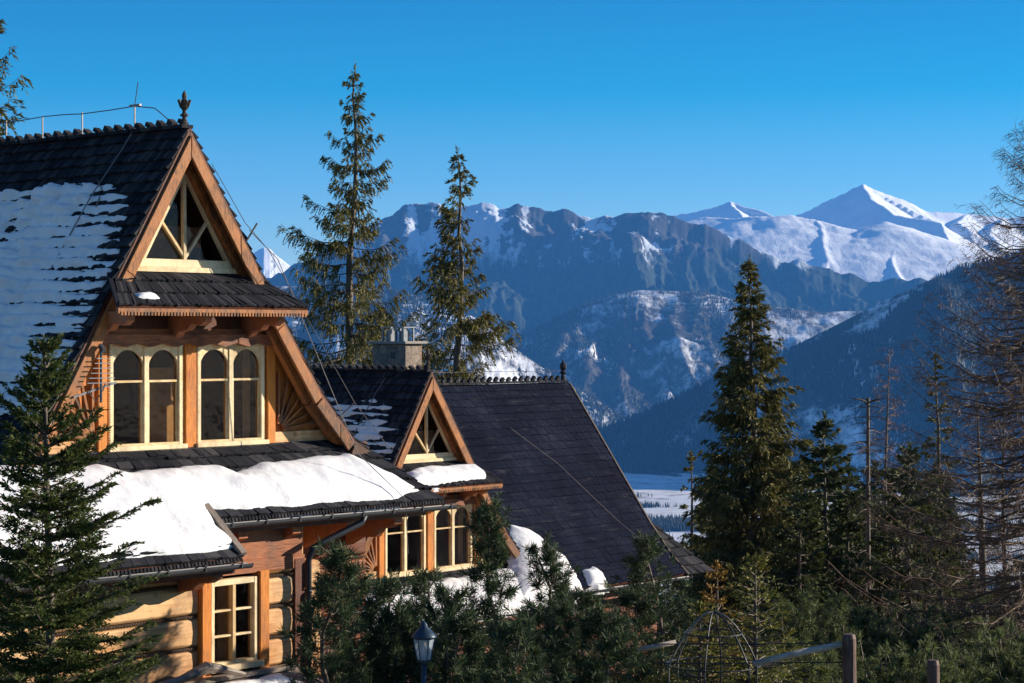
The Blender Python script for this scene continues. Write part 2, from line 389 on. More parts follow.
def mountain_mat(name, tree_line, rock=.55, forest=(.016, .026, .022), snow_bias=0., cover=.5, scale=.004, streak=True, band=120, snowc=(.82, .84, .87), gully=None, rk=1.0):
    t = NT(name); g = t.n('ShaderNodeNewGeometry'); v = t.obj()
    sep = t.n('ShaderNodeSeparateXYZ'); t.l(g.outputs['Position'], sep.inputs[0])
    sn = t.n('ShaderNodeSeparateXYZ'); t.l(g.outputs['Normal'], sn.inputs[0])
    n1 = t.noise(v, scale, 8, .7)
    st = t.noise(t.mapping(v, (1, .25, .25)), scale*3.0, 8, .75)
    # snow against rock by steepness
    k = t.math('ADD', sn.outputs['Z'], t.math('MULTIPLY', t.math('SUBTRACT', st, .5), 1.1))
    sm = t.ramp(t.fr(k, rock-.05, rock+.09), [(0, (0, 0, 0)), (1, (1, 1, 1))])
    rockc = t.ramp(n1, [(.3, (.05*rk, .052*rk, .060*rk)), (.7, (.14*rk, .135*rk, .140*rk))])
    if gully:
        ga = t.n('ShaderNodeAttribute', attribute_name='gully')
        gf = t.math('ADD', ga.outputs['Fac'], t.math('MULTIPLY', t.math('SUBTRACT', t.noise(v, .016, 8, .78), .5), 3.6))
        sm = t.fr(t.math('ADD', gf, t.math('MULTIPLY', t.math('SUBTRACT', sn.outputs['Z'], .6), 1.4)), gully-.12, gully+.12)
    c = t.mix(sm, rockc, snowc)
    # forest below the tree line, with clearings
    zt = t.math('ADD', sep.outputs['Z'], t.math('MULTIPLY', t.math('SUBTRACT', st, .5), band*5))
    below = t.fr(zt, tree_line+band*.4, tree_line-band*.4)
    fine = t.noise(t.mapping(v, (1, .5, .22)), .05, 4, .8)
    dens = t.math('ADD', t.math('MULTIPLY', t.noise(v, scale*1.2, 7, .68), 1), t.math('MULTIPLY', t.math('SUBTRACT', fine, .5), .35))
    tr = t.fr(dens, cover+.07, cover-.07)
    fc = t.mix(t.fr(fine, .35, .7), forest, (forest[0]*3, forest[1]*2.6, forest[2]*2.6))
    c = t.mix(t.math('MULTIPLY', below, tr), c, fc)
    return t.done(c, .85, t.bump(t.math('ADD', st, t.math('MULTIPLY', fine, .3)), .8, 12), .1)

# A: high white summits
def summits():
    px = np.linspace(560, 1400, 560); D = np.concatenate([np.linspace(9800, 16800, 330)])
    DD, PX = np.meshgrid(D, px, indexing='ij'); X = (PX-512)/F*DD; Y = DD
    wx = X+fbm(X/700, Y/700, 4)*30; wy = Y+fbm(X/700+9, Y/700, 4)*55
    H = np.full(X.shape, -400.)
    T = [  # crest polylines (px, py, distance) and the slope on each side
        ([(863,183,15200),(792,214,15400),(773,217,15600),(732,201,16000),(700,211,16200),(640,222,16300),(560,240,16300)], (.9,.55)),
        ([(863,183,15200),(931,211,15400),(963,212,15600),(1001,217,15700),(1060,214,15700),(1150,206,15700),(1400,215,15700)], (.9,.60)),
        ([(863,183,15200),(868,198,14700),(890,213,14250),(935,221,13900),(952,240,13300),(972,272,12500)], (.62,.62)),
        ([(732,201,16000),(745,222,15300)], (.62,.6)),
        ([(1001,217,15700),(985,232,14800),(1010,262,13600)], (.62,.55)),
        ([(963,212,15600),(955,222,15000),(968,232,14500)], (.65,.55)),
        ([(700,217,13800),(735,219,13600),(792,215,13400),(825,220,13300),(852,228,13200),(887,221,13150),(905,228,13250)], (.55,.30)),
        ([(887,221,13150),(893,248,12500),(905,285,11600)], (.62,.42)),
        ([(762,217,13500),(770,240,12900),(785,268,12200)], (.5,.46)),
        ([(820,219,13300),(828,262,12200)], (.42,.27)),
        ([(1040,240,13600),(1090,225,13600),(1200,230,13600),(1400,235,13600)], (.5,.5)),
        ([(905,285,11600),(935,285,11900),(975,275,12400),(1010,268,12800),(1060,262,13000)], (.5,.4)),
    ]
    for l, s in T:
        H = np.maximum(H, seg_tent(wx, wy, [pw(*p) for p in l], s))
    H = H+fbm(X/260, Y/260, 6, .5)*9+(ridged(X/420, Y/700, 4)-1)*6
    H = np.maximum(H, VAL-8)
    tag(gridmesh('snowy_summits', np.stack([X, Y, H], -1), mountain_mat('summit_snow', -60, rock=.46, cover=.55, scale=.0028, band=60)), kind='structure')
summits()
# small far peak seen beside the gable
range_mesh('far_peak', [(-300,290),(120,285),(225,278),(246,262),(252,255),(258,250),(264,247),(270,249),(276,256),(285,262),(296,270),(330,285),(900,330),(1400,330)],
           15500, 13200, 16500, .6, 45, 700, ndepth=90, npx=900, pxr=(100, 420), mat=mountain_mat('far_peak_snow', -400, rock=.58, scale=.004), jag=1.2, seed=3)
# B: rocky ridge, its shade and blueness put into snow and rock colours
B_CREST = [(-300,330),(150,318),(250,285),(300,262),(340,243),(360,232),(385,216),(405,206),(430,203),(455,210),(484,204),(500,208),(519,203),(538,207),(552,213),(570,211),(595,219),(620,212),(649,214),(674,218),(704,223),(732,236),(752,247),(779,261),(811,262),(836,271),(877,281),(921,278),(960,290),(1100,310),(1300,330)]
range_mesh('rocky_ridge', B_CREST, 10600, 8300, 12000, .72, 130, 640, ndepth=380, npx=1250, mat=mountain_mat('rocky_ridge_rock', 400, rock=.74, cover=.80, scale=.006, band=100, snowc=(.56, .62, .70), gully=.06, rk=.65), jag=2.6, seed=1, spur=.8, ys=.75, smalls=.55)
# C: lower wooded hills with clearings
C2 = [(-300,350),(250,300),(330,300),(430,330),(480,352),(540,326),(580,306),(610,296),(640,290),(700,292),(760,305),(820,312),(900,310),(1000,320),(1300,330)]
c2 = range_mesh('middle_hills', C2, 8000, 6000, 9000, .42, 120, 700, ndepth=160, npx=620, mat=mountain_mat('middle_hill_cover', 900, rock=.2, cover=.57, scale=.0028, forest=(.036, .036, .034)), seed=5, smalls=.25)
C1 = [(-300,330),(150,290),(280,286),(350,288),(400,292),(440,302),(480,320),(510,345),(540,366),(570,385),(600,402),(640,430),(680,460),(1300,520)]
c1 = range_mesh('snowy_hill', C1, 6300, 5200, 7200, .55, 70, 480, ndepth=120, npx=520, pxr=(-200, 760), mat=mountain_mat('snowy_hill_cover', 900, rock=.2, cover=.55, scale=.003, forest=(.034, .036, .034)), seed=8, smalls=.2)
# D: forested nose coming down from the right
Dc_ = [(-300,600),(380,560),(480,490),(560,448),(600,430),(650,412),(700,388),(750,364),(800,343),(850,318),(900,293),(930,280),(960,270),(1024,254),(1100,238),(1300,215)]
dd = range_mesh('forested_ridge', Dc_, 5200, 4250, 6000, .55, 70, 420, ndepth=170, npx=620, pxr=(380, 1300), mat=mountain_mat('forested_ridge_cover', 1200, rock=.2, cover=.56, scale=.0035), seed=11, smalls=.25)

def forest(name, XYZ, n, thr, hgt, seed, zmin=VAL+4, scale=320.):
    X, Y, Z = XYZ; rs = np.random.RandomState(seed)
    a, b = X.shape; i = rs.uniform(0, a-1.001, n*4); j = rs.uniform(0, b-1.001, n*4)
    i0 = i.astype(int); j0 = j.astype(int); fi = i-i0; fj = j-j0
    def S(A): return (A[i0, j0]*(1-fi)+A[i0+1, j0]*fi)*(1-fj)+(A[i0, j0+1]*(1-fi)+A[i0+1, j0+1]*fi)*fj
    x, y, z = S(X), S(Y), S(Z)
    keep = (fbm(x/scale, y/scale*.6, 5, .6)+rs.uniform(-.25, .25, len(x)) < thr) & (z > zmin)
    x, y, z = [q[keep][:n] for q in (x, y, z)]; m = len(x)
    h = hgt*rs.uniform(.6, 1.25, m); r = h*rs.uniform(.16, .24, m); th = rs.uniform(0, 6.28, m)
    V = np.zeros((m, 4, 3))
    for k in range(3):
        V[:, k] = np.stack([x+r*np.cos(th+k*2.094), y+r*np.sin(th+k*2.094), z-1], -1)
    V[:, 3] = np.stack([x, y, z+h], -1)
    base = (np.arange(m)*4)[:, None]
    T = np.concatenate([base+np.array([[0, 1, 3]]), base+np.array([[1, 2, 3]]), base+np.array([[2, 0, 3]])])
    o = quads(name, V.reshape(-1, 3), T, M['forest'])
    tag(o, None, None, None, 'stuff'); return o
M['forest'] = foliage('far_forest', (.010, .020, .016), (.045, .050, .030), trans=0)
tag(forest('far_forest', dd, 42000, .12, 17, 1), 'dark conifer forest covering the blue ridge on the right', 'forest')
tag(forest('far_forest', c1, 34000, .22, 14, 2, scale=260.), 'thin forest scattered over the pale snowy hill behind the chimney', 'forest')
tag(forest('far_forest', c2, 34000, .02, 15, 3, scale=420.), 'mixed forest around clearings on the middle hills', 'forest')
# valley floor woods in strips
vx, vy = np.meshgrid(np.linspace(-1500, 2500, 300), np.linspace(1500, 4300, 200)); vz = ground_z(vx, vy)
tag(forest('far_forest', (vx, vy, vz), 9000, -.45, 11, 4, zmin=-400, scale=500.), 'strips of trees across the snowy valley floor', 'forest')

for (d0, d1, x0, x1, n, h_, thr, lab) in [(3420, 3600, 560, 1200, 5200, 12, .35, 'brown and green grove crossing the snowy valley floor'),
                                    (3900, 3960, 600, 1200, 1600, 9, .2, 'thin hedge line near the foot of the blue ridge'),
                                    (3000, 3060, 560, 1200, 1800, 9, .1, 'hedge line across the near part of the valley floor'),
                                    (2300, 2700, 700, 1200, 3200, 10, .0, 'loose woods at the near edge of the valley floor')]:
    gx_, gy_ = np.meshgrid(np.linspace((x0-512)/F, (x1-512)/F, 200), np.linspace(d0, d1, 40)); gx_ = gx_*gy_; gy_ = gy_+fbm(gx_/300, gx_*0, 3)*60
    tag(forest('far_forest', (gx_, gy_, ground_z(gx_, gy_)), n, thr, h_, int(d0), zmin=-400, scale=160.), lab, 'forest')
# ------------------------------------------------------------------ frames: a house stands at O turned by 49 degrees
TH = R(49.0)
def frame(px, py, D, yv=-.35, base=0.0):
    X0 = (px-512)/F*D; wx, wy = -math.sin(TH), math.cos(TH)
    return (X0-yv*wx, D-yv*wy)
class House:
    def __init__(s, O, dz):
        s.O = O; s.dz = dz
    def w(s, p):                         # local -> world
        c, n = math.cos(TH), math.sin(TH)
        return Vector((s.O[0]+p[0]*c-p[1]*n, s.O[1]+p[0]*n+p[1]*c, p[2]+s.dz))
    def ray(s, px, py):
        c, n = math.cos(TH), math.sin(TH)
        d = Vector(((px-512)/F, 1, -(py-HZ)/F)); o = Vector((0-s.O[0], 0-s.O[1], CAMZ-s.dz))
        f = lambda v: Vector((v[0]*c+v[1]*n, -v[0]*n+v[1]*c, v[2]))
        return f(o), f(d)
    def hit(s, px, py, P0, N):           # point of a traced outline on a real roof or wall plane
        o, d = s.ray(px, py); t = (Vector(P0)-o).dot(N)/d.dot(N); return o+d*t

def lerp(a, b, t): return Vector(a)*(1-t)+Vector(b)*t
def along(pl, t):                        # point at fraction t of polyline length
    L = [(Vector(b)-Vector(a)).length for a, b in zip(pl[:-1], pl[1:])]; T = sum(L)*t
    for i, l in enumerate(L):
        if T <= l or i == len(L)-1: return lerp(pl[i], pl[i+1], min(1.0, T/l) if l else 0)
        T -= l
def shingles(mb, A, B, row=.27, sw=.12, th=.022, seed=1, over=1.18):
    """rows of separate overlapping boards between the left edge A and right edge B (top to bottom)"""
    rs = random.Random(seed); A = [Vector(p) for p in A]; B = [Vector(p) for p in B]
    LA = sum((b-a).length for a, b in zip(A[:-1], A[1:])); n = max(1, round(LA/row))
    for r in range(n):
        t0 = max(0, (r-.12)/n); t1 = min(1, (r+1)/n)
        a0, a1, b0, b1 = along(A, t0), along(A, t1), along(B, t0), along(B, t1)
        wd = max((b0-a0).length, (b1-a1).length); m = max(1, int(wd/sw))
        nrm = (b1-a1).cross(a0-a1) if (b1-a1).length > .01 else (b0-a0).cross(a0-a1)
        nrm.normalize()
        if nrm.z < 0: nrm = -nrm
        cuts = [0]+sorted((k+rs.uniform(-.22, .22))/m for k in range(1, m))+[1]
        for c0, c1 in zip(cuts[:-1], cuts[1:]):
            g = (c1-c0)*.03; e = rs.uniform(-.012, .016); lift = th*rs.uniform(.75, 1.35)
            p0, p1 = lerp(a0, b0, c0+g), lerp(a0, b0, c1-g)
            q0, q1 = lerp(a1, b1, c0+g), lerp(a1, b1, c1-g)
            d = (q0-p0).normalized()*e; q0 = q0+d; q1 = q1+d
            lo = nrm*.002; hi = nrm*.010; l1 = nrm*(.012+lift*.3); h1 = nrm*(.012+lift*1.5)
            mb.add([p0+lo, p1+lo, q1+l1, q0+l1, p0+hi, p1+hi, q1+h1, q0+h1],
                   [(0,3,2,1),(4,5,6,7),(0,1,5,4),(1,2,6,5),(2,3,7,6),(3,0,4,7)])
def slab(mb, A, B, th=.05):
    """thick boarding below a shingle surface"""
    A = [Vector(p) for p in A]; B = [Vector(p) for p in B]
    for i in range(len(A)-1):
        n = (B[i+1]-A[i+1]).cross(A[i]-A[i+1])
        if n.length < 1e-6: n = (B[i]-A[i]).cross(A[i]-A[i+1])
        n.normalize()
        if n.z < 0: n = -n
        u = -n*th
        mb.add([A[i], B[i], B[i+1], A[i+1], A[i]+u, B[i]+u, B[i+1]+u, A[i+1]+u],
               [(0,3,2,1),(4,5,6,7),(0,1,5,4),(1,2,6,5),(2,3,7,6),(3,0,4,7)])

def arch_light(fr, x0, x1, z0, z1, y, w=.05, fancy=True):
    """spandrels of a round headed light"""
    xc = (x0+x1)/2; r = (x1-x0)/2; zs = z1-r-.03
    arc = [(xc+r*math.cos(a), zs+r*math.sin(a)*1.0) for a in [math.pi*k/14 for k in range(15)]]
    left = [(x0, z1)]+[p for p in arc[7:]]+[(x0, zs-.10), (x0-.001, zs-.10)]
    fr.prism([(xc, z1)]+arc[7:]+[(x0, z1)], y, y+.04)
    fr.prism([(x1, z1)]+arc[:8]+[(xc, z1)], y, y+.04)
def arched_window(parent, x0, x1, z0, z1, y=0.0, curtain=None):
    fr = MB(); xm = (x0+x1)/2
    fr.box(x0, x0+.055, y-.05, y+.08, z0, z1); fr.box(x1-.055, x1, y-.05, y+.08, z0, z1)
    fr.box(xm-.04, xm+.04, y-.045, y+.08, z0+.06, z1-.062)
    fr.box(x0+.056, x1-.056, y-.048, y+.08, z1-.06, z1)
    for a, b in ((x0+.055, xm-.04), (xm+.04, x1-.055)):
        zt = z0+(z1-z0)*.635
        fr.box(a, b, y-.028, y+.03, zt-.016, zt+.016)
        arch_light(fr, a, b, z0, z1-.06, y-.030)
        fr.box(a, a+.028, y-.02, y+.05, z0+.062, zt-.018); fr.box(b-.028, b, y-.02, y+.05, z0+.062, zt-.018)
    fr.box(x0+.056, x1-.056, y-.047, y+.08, z0, z0+.06)
    for k in range(int((z1-z0)/.035)):      # notched edge strips
        zz = z0+.02+k*.035
        fr.box(x0-.018, x0, y-.045, y-.02, zz, zz+.02); fr.box(x1, x1+.018, y-.045, y-.02, zz, zz+.02)
    for k in range(int((x1-x0)/.05)):
        xx = x0+.01+k*.05; fr.box(xx, xx+.03, y-.045, y-.02, z1, z1+.02)
    f = fr.build('window_frame', M['cream'], None, bevel=.004)
    wn = empty('window'); wn.parent = parent; f.parent = wn
    s = MB(); s.box(x0-.05, x1+.05, y-.11, y-.052, z0-.05, z0+.03); s.build('sill', M['cream'], wn, bevel=.006)
    g = MB(); g.box(x0+.056, x1-.056, y+.012, y+.018, z0+.061, z1-.061); g.build('pane', M['glass'], wn)
    return wn
def sunray(parent, xc, z0, side, rmax, zmax):
    """carved half sun of sticks in the corner panel"""
    mb = MB()
    for k in range(7):
        a = R(8+k*13.5); L0, L1 = .10, min(rmax, (zmax-z0)/max(.2, math.sin(a)) if a > .5 else rmax)
        L1 = rmax*(1-.10*abs(k-3)/3)
        d = Vector((side*math.cos(a), 0, math.sin(a)))
        mb.bar(Vector((xc, -.035, z0))+d*L0, Vector((xc, -.035, z0))+d*L1, .035, .04, up=(0, 1, 0))
    return mb.build('sunray_carving', M['rake'], parent)

def gable(H, root, y_back, left_low=(-4.35, 2.67), wall_z0=0.0, rear=True, snowcap=True, rlow=(3.95, 3.62), seed=1):
    """the steep timber gable that both houses share; local apex at z 8.47, y=-.35"""
    yv = -.35; zr = 8.47
    RL = [(0, zr), (-1.18, 6.51), (-2.32, 4.61), (-3.05, 3.75), left_low]
    RR = [(0, zr), (1.36, 6.44), (1.78, 5.80), (2.54, 4.73), (3.2, 4.04), rlow]
    # roof slopes
    for nm, pr, sd in (('left', RL, 1), ('right', RR, 2)):
        A = [(x, yv, z) for x, z in pr]; B = [(x, y_back, z) for x, z in pr]
        mb = MB()
        if nm == 'left': shingles(mb, B, A, .18, .10, .030, seed*10+sd)
        else: shingles(mb, A, B, .18, .10, .030, seed*10+sd)
        rf = mb.build('roof', M['shingle'], root)
        d = MB(); slab(d, A, B, .055); d.build('roof_boards', M['soffit'], rf)
        # barge board and inner trim along the rake
        e = MB()
        for a, b in zip(pr[:-1], pr[1:]):
            da = Vector((b[0]-a[0], 0, b[1]-a[1])).normalized(); nn = Vector((-da.z, 0, da.x)); nn = nn if nn.z < 0 else -nn
            hw = .085; p0 = Vector((a[0], yv-.035, a[1]))+nn*(hw+.05); p1 = Vector((b[0], yv-.035, b[1]))+nn*(hw+.05)
            tn = abs(da.x/da.z); yo = 0
            # mitred vertical cut at the apex so the two boards meet in a clean line
            q0, q1 = p0-nn*hw, p0+nn*hw
            if a[0] == 0:
                q0 = Vector((0, p0.y, a[1]-.05/abs(da.x))); q1 = Vector((0, p0.y, a[1]-(.05+2*hw)/abs(da.x)))
            e.add([q0, q1, p1+nn*hw, p1-nn*hw]+[q+Vector((0, .05, 0)) for q in (q0, q1, p1+nn*hw, p1-nn*hw)],
                  [(0,3,2,1),(4,5,6,7),(0,1,5,4),(1,2,6,5),(2,3,7,6),(3,0,4,7)])
        e.build('barge_board', M['rake'], root, bevel=.01)
        e = MB()
        for a, b in zip(pr[:-1], pr[1:]):
            if b[1] < 3.9: continue
            da = Vector((b[0]-a[0], 0, b[1]-a[1])).normalized(); nn = Vector((-da.z, 0, da.x)); nn = nn if nn.z < 0 else -nn
            st = Vector((a[0], -.16, a[1]))+nn*.16+(da*.28 if a[0] == 0 else da*0)
            e.bar(st, Vector((b[0], -.16, b[1]))+nn*.16, .10, .14, up=nn)
        e.build('rake_trim', M['rake'], root)
    # ridge comb
    mb = MB(); y = yv+.05; rs = random.Random(seed)
    while y < y_back:
        mb.bar((0, y, zr+.03), (0, y+.20, zr+.03), .20, .05); mb.bar((.0, y+.05, zr+.06), (.0, y+.15, zr+.06+.06), .10, .07+rs.uniform(-.02, .02)); y += .235
    mb.build('ridge_comb', M['shingle'], root)
    # finial
    mb = MB(); k = .85
    mb.lathe([(r_*.6, z_*.62) for r_, z_ in [(.07,0),(.07,.12),(.05,.14),(.05,.20),(.10,.22),(.10,.25),(.05,.28),(.045,.34),(.09,.40),(.10,.48),(.08,.56),(.05,.60),(.06,.66),(.05,.72),(.0,.80)]], (0, yv+.12, zr+.04), 8)
    for a in range(6):
        c, s_ = math.cos(a*1.047), math.sin(a*1.047)
        mb.bar((.05*c, yv+.12+.05*s_, zr+.29), (.09*c, yv+.12+.09*s_, zr+.40), .022, .022)
    mb.build('finial', M['dark_wood'], root)
    # attic triangle
    mb = MB(); mb.prism([(-1.08,6.50),(1.20,6.50),(.03,8.36)], .06, .10)
    # front gable boards with a hole for the attic light is made of three pieces round it
    A0, A1, A2 = (-.62,6.62), (1.00,6.62), (.16,7.93)
    w = MB()
    w.prism([(-1.10,6.46),(1.28,6.46),(1.00,6.62),(-.62,6.62)], .0, .05)
    w.prism([(-1.10,6.46),(-.62,6.62),(.16,7.93),(.0,8.34)], .0, .05)
    w.prism([(1.28,6.46),(.0,8.34),(.16,7.93),(1.00,6.62)], .0, .05)
    w.build('attic_boarding', M['soffit'], root)
    aw = empty('attic_window'); aw.parent = root
    fr = MB()
    for p, q in ((A0, A2), (A1, A2)):
        fr.bar((p[0], -.03, p[1]), (q[0], -.03, q[1]), .08, .09, up=(0, 1, 0))
    fr.bar((A0[0]-.06, -.035, 6.61), (A1[0]+.05, -.035, 6.61), .09, .11)
    fr.bar((.17, -.02, 6.66), (.16, -.02, 7.88), .06, .06, up=(0, 1, 0))
    fr.bar((.17, -.018, 6.70), (-.25, -.018, 7.20), .045, .05, up=(0, 1, 0)); fr.bar((.19, -.018, 6.70), (.58, -.018, 7.20), .045, .05, up=(0, 1, 0))
    fr.build('window_frame', M['cream'], aw, bevel=.005)
    s = MB(); s.bar((A0[0]-.16, -.06, 6.52), (A1[0]+.16, -.06, 6.52), .16, .07); s.build('sill', M['cream'], aw)
    g = MB(); g.prism([A0, A1, A2], .018, .024); g.build('pane', M['glass'], aw)
    mb = MB(); mb.box(-.35, .75, .30, .34, 6.63, 7.15); mb.build('curtain', M['curtain'], aw)
    # hood roof under the attic light
    hz0 = 6.47; A = [(-1.18, -.06, hz0+.02), (-1.30, -.35, 6.34), (-1.72, -.95, 5.99)]; B = [(1.32, -.06, hz0+.02), (1.46, -.35, 6.34), (1.66, -.95, 5.99)]
    mb = MB(); shingles(mb, A, B, .34, .06, .022, seed*10+5); h = mb.build('hood_roof', M['shingle'], root)
    mb = MB(); slab(mb, A, B, .05); mb.build('roof_boards', M['soffit'], h)
    mb = MB()
    mb.bar((-1.72, -.93, 5.93), (1.66, -.93, 5.93), .05, .07)
    for k in range(60):
        x = -1.68+k*.0555; mb.box(x, x+.03, -.965, -.95, 5.87, 5.92)
    mb.build('hood_fascia', M['rake'], h)
    for p_, q_ in (((-1.72, -.955, 6.005), (-1.22, -.10, 6.47)), ((1.66, -.955, 6.005), (1.36, -.10, 6.47))):
        mb = MB(); mb.bar(p_, q_, .05, .05); mb.build('hip_board', M['shingle'], h)
    # carved purlin ends under the hood
    for x in (-1.38, -.05, 1.30):
        mb = MB(); mb.prism([(.0,5.93),(-.80,5.93),(-.80,5.80),(-.70,5.74),(-.50,5.76),(-.42,5.68),(-.26,5.66),(-.18,5.58),(0,5.58)], x-.065, x+.065, 'x')
        mb.build('bracket', M['beam'], root, bevel=.01)
    # upper wall: header beam, posts, panels
    zt, zs = 5.52, 4.05
    mb = MB(); mb.prism([(-1.74,5.52),(1.98,5.52),(1.90,5.70),(-1.64,5.70)], -.06, .10)
    mb.prism([(-1.72,5.50)]+[(-1.6+k*.22, 5.50-.05*(k % 2)) for k in range(16)]+[(1.92,5.50),(1.90,5.62),(-1.70,5.62)], -.15, -.06)
    mb.build('header_beam', M['beam'], root)
    mb = MB(); mb.prism([(-1.66,5.70),(1.88,5.70),(1.25,6.46),(-1.08,6.46)], .0, .06); mb.build('hood_back_boarding', M['soffit'], root)
    for x0, x1 in ((-1.36,-1.20),(.16,.36),(1.70,1.86)):
        mb = MB(); mb.box(x0, x1, -.07, .10, 4.02, 5.50); mb.build('post', M['orange'], root, bevel=.012)
    for a, b in ((-1.14, .12), (.40, 1.65)):
        arched_window(root, a, b, 4.07, 5.50)
    for xa, xb in ((-1.06, -.90), (.46, .58), (1.46, 1.60)):
        mb = MB(); n_ = 8
        for q in range(n_):
            a0 = xa+(xb-xa)*q/n_; a1 = xa+(xb-xa)*(q+1)/n_; y0 = .20+.02*(q % 2); y1 = .20+.02*((q+1) % 2)
            mb.add([(a0, y0, 4.1), (a1, y1, 4.1), (a1, y1, 5.45), (a0, y0, 5.45), (a0, y0+.01, 4.1), (a1, y1+.01, 4.1), (a1, y1+.01, 5.45), (a0, y0+.01, 5.45)],
                   [(0,1,2,3),(7,6,5,4),(0,4,5,1),(1,5,6,2),(2,6,7,3),(3,7,4,0)])
        mb.build('curtain', M['curtain'], root)
    # corner panels with sunrays
    mb = MB(); mb.prism([(-2.50,4.02),(-1.36,4.02),(-1.36,5.52),(-1.66,5.52)], .02, .07); mb.build('corner_panel', M['orange'], root)
    sunray(root, -1.42, 4.22, -1, .82, 5.2)
    mb = MB(); mb.box(-2.35, -1.37, -.03, .02, 4.02, 4.20); mb.build('bottom_plank', M['log'], root)
    mb = MB(); mb.prism([(3.15,4.02),(1.86,4.02),(1.86,5.52),(2.0,5.40)], .02, .07); mb.build('corner_panel', M['orange'], root)
    sunray(root, 1.93, 4.22, 1, .95, 5.2)
    mb = MB(); mb.box(1.87, 2.95, -.03, .02, 4.02, 4.20); mb.build('bottom_plank', M['log'], root)
    # room behind the windows
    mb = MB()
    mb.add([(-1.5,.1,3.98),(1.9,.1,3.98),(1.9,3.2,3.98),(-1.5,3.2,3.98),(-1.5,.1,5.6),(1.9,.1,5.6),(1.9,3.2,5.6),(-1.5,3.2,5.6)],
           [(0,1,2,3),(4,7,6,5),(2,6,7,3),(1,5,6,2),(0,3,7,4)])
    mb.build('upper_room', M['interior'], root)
    return RL, RR

# ================================================================== house one
O1 = frame(190, 128, 29.0); H1 = House(O1, 0.0)
h1 = empty('wooden_house', (O1[0], O1[1], 0), TH)
tag(h1, 'large nearest log house with steep shingled gable, arched windows and snowy skirt roof', 'house', 'steep roofed timber houses')
YB = 8.6
RL, RR = gable(H1, h1, YB, seed=1)
# painted door seen through the left upper window
mb = MB(); mb.box(-.04, .58, .55, .60, 4.0, 5.15); dd_ = mb.build('inner_door', M['door_paint'], h1)
mb = MB(); mb.box(.12, .40, .52, .548, 4.62, 4.98); mb.build('pane', M['curtain'], dd_)
mb = MB(); mb.box(.60, .72, .5, .55, 4.2, 4.9); mb.build('candle_post', M['cream'], h1)

# skirt roof across the gable, dropping lower on the left
def skirt(t, x):                      # surface point: t = distance out from wall (0..), plane slope
    return (x, -.06-t, 4.04-.79*t)
mb = MB()
A = [(-2.75, -.06, 4.04), (-4.30, -1.80, 2.665)]; B = [(-.33, -.06, 4.04), (-.33, -1.80, 2.665)]
A = [(-2.60, -.06, 4.04), (-3.40, -.95, 3.34), (-4.35, -1.80, 2.665)]
B = [(-.33, -.06, 4.04), (-.33, -.95, 3.34), (-.33, -1.80, 2.665)]
shingles(mb, A, B, .25, .13, .028, 21)
sk = mb.build('skirt_roof', M['shingle'], h1)
mb = MB(); slab(mb, A, B, .06); mb.build('roof_boards', M['soffit'], sk)
A = [(-.326, -.06, 4.04), (-.326, -1.22, 3.125)]; B = [(3.42, -.06, 4.04), (4.20, -1.22, 3.125)]
mb = MB(); shingles(mb, A, B, .25, .13, .028, 22); sk2 = mb.build('skirt_roof', M['shingle'], h1)
mb = MB(); slab(mb, A, B, .06); mb.build('roof_boards', M['soffit'], sk2)
# upstand below the windows, and the little hip on the right
mb = MB(); shingles(mb, [(-2.45, .02, 4.02), (-2.45, -.25, 3.90)], [(3.30, .02, 4.02), (3.30, -.25, 3.90)], .3, .14, .02, 23)
mb.bar((-1.5, -.06, 4.02), (2.0, -.06, 4.02), .10, .04); mb.build('apron', M['shingle'], h1)
mb = MB(); shingles(mb, [(3.42, -.06, 4.04), (4.20, -1.22, 3.125)], [(3.46, -.02, 4.04), (4.62, -.2, 3.125)], .25, .13, .028, 24); mb.build('hip_shingles', M['shingle'], h1)
mb = MB(); mb.bar((-.33, -.95, 3.40), (-.33, -1.82, 2.71), .10, .07); mb.build('verge_board', M['grey_wood'], sk)
# fringe of pointed shingle ends plus gutters
def gutter(p, q, parent, r=.07):
    p = Vector(p); q = Vector(q); d = (q-p).normalized(); sd = Vector((0, -1, 0)); mb = MB(); n = 7
    pr = []
    for k in range(n):
        a = math.pi*k/(n-1); pr.append((math.cos(a)*r, -math.sin(a)*r))
    pr2 = [(x*.86, z*.86) for x, z in pr][::-1]; pp = pr+pr2
    V = [p+Vector((0, x, z)) for x, z in pp]+[q+Vector((0, x, z)) for x, z in pp]; m = len(pp)
    mb.add(V, [tuple(range(m)), tuple(range(2*m-1, m-1, -1))]+[(i, m+i, m+(i+1) % m, (i+1) % m) for i in range(m)])
    g = mb.build('gutter', M['gutter'], parent, smooth=False)
    L = (q-p).length; k = 0
    while k*.62+.2 < L:
        mb = MB(); c = p+d*(.2+k*.62); mb.box(c.x-.012, c.x+.012, c.y-r-.012, c.y-r+.002, c.z-.05, c.z+.035); mb.box(c.x-.012, c.x+.012, c.y-r, c.y+r+.05, c.z+.006, c.z+.016); k += 1
        mb.build('gutter_hook', M['dark_metal'], g)
    return g
gutter((-4.4, -1.89, 2.62), (-.27, -1.89, 2.60), h1)
gutter((-.33, -1.31, 3.08), (4.35, -1.31, 3.06), h1)
def fringe(p, q, parent, L=.05):
    p = Vector(p); q = Vector(q); n = int((q-p).length/.06); mb = MB()
    for k in range(n):
        a = lerp(p, q, k/n); b = lerp(p, q, (k+.6)/n)
        mb.add([a, b, b+Vector((0, -.02, -L)), a+Vector((0, -.02, -L)), a+Vector((0, .02, 0)), b+Vector((0, .02, 0)), b+Vector((0, 0, -L)), a+Vector((0, 0, -L))],
               [(0,3,2,1),(4,5,6,7),(0,1,5,4),(1,2,6,5),(2,3,7,6),(3,0,4,7)])
    mb.build('eave_fringe', M['shingle'], parent)
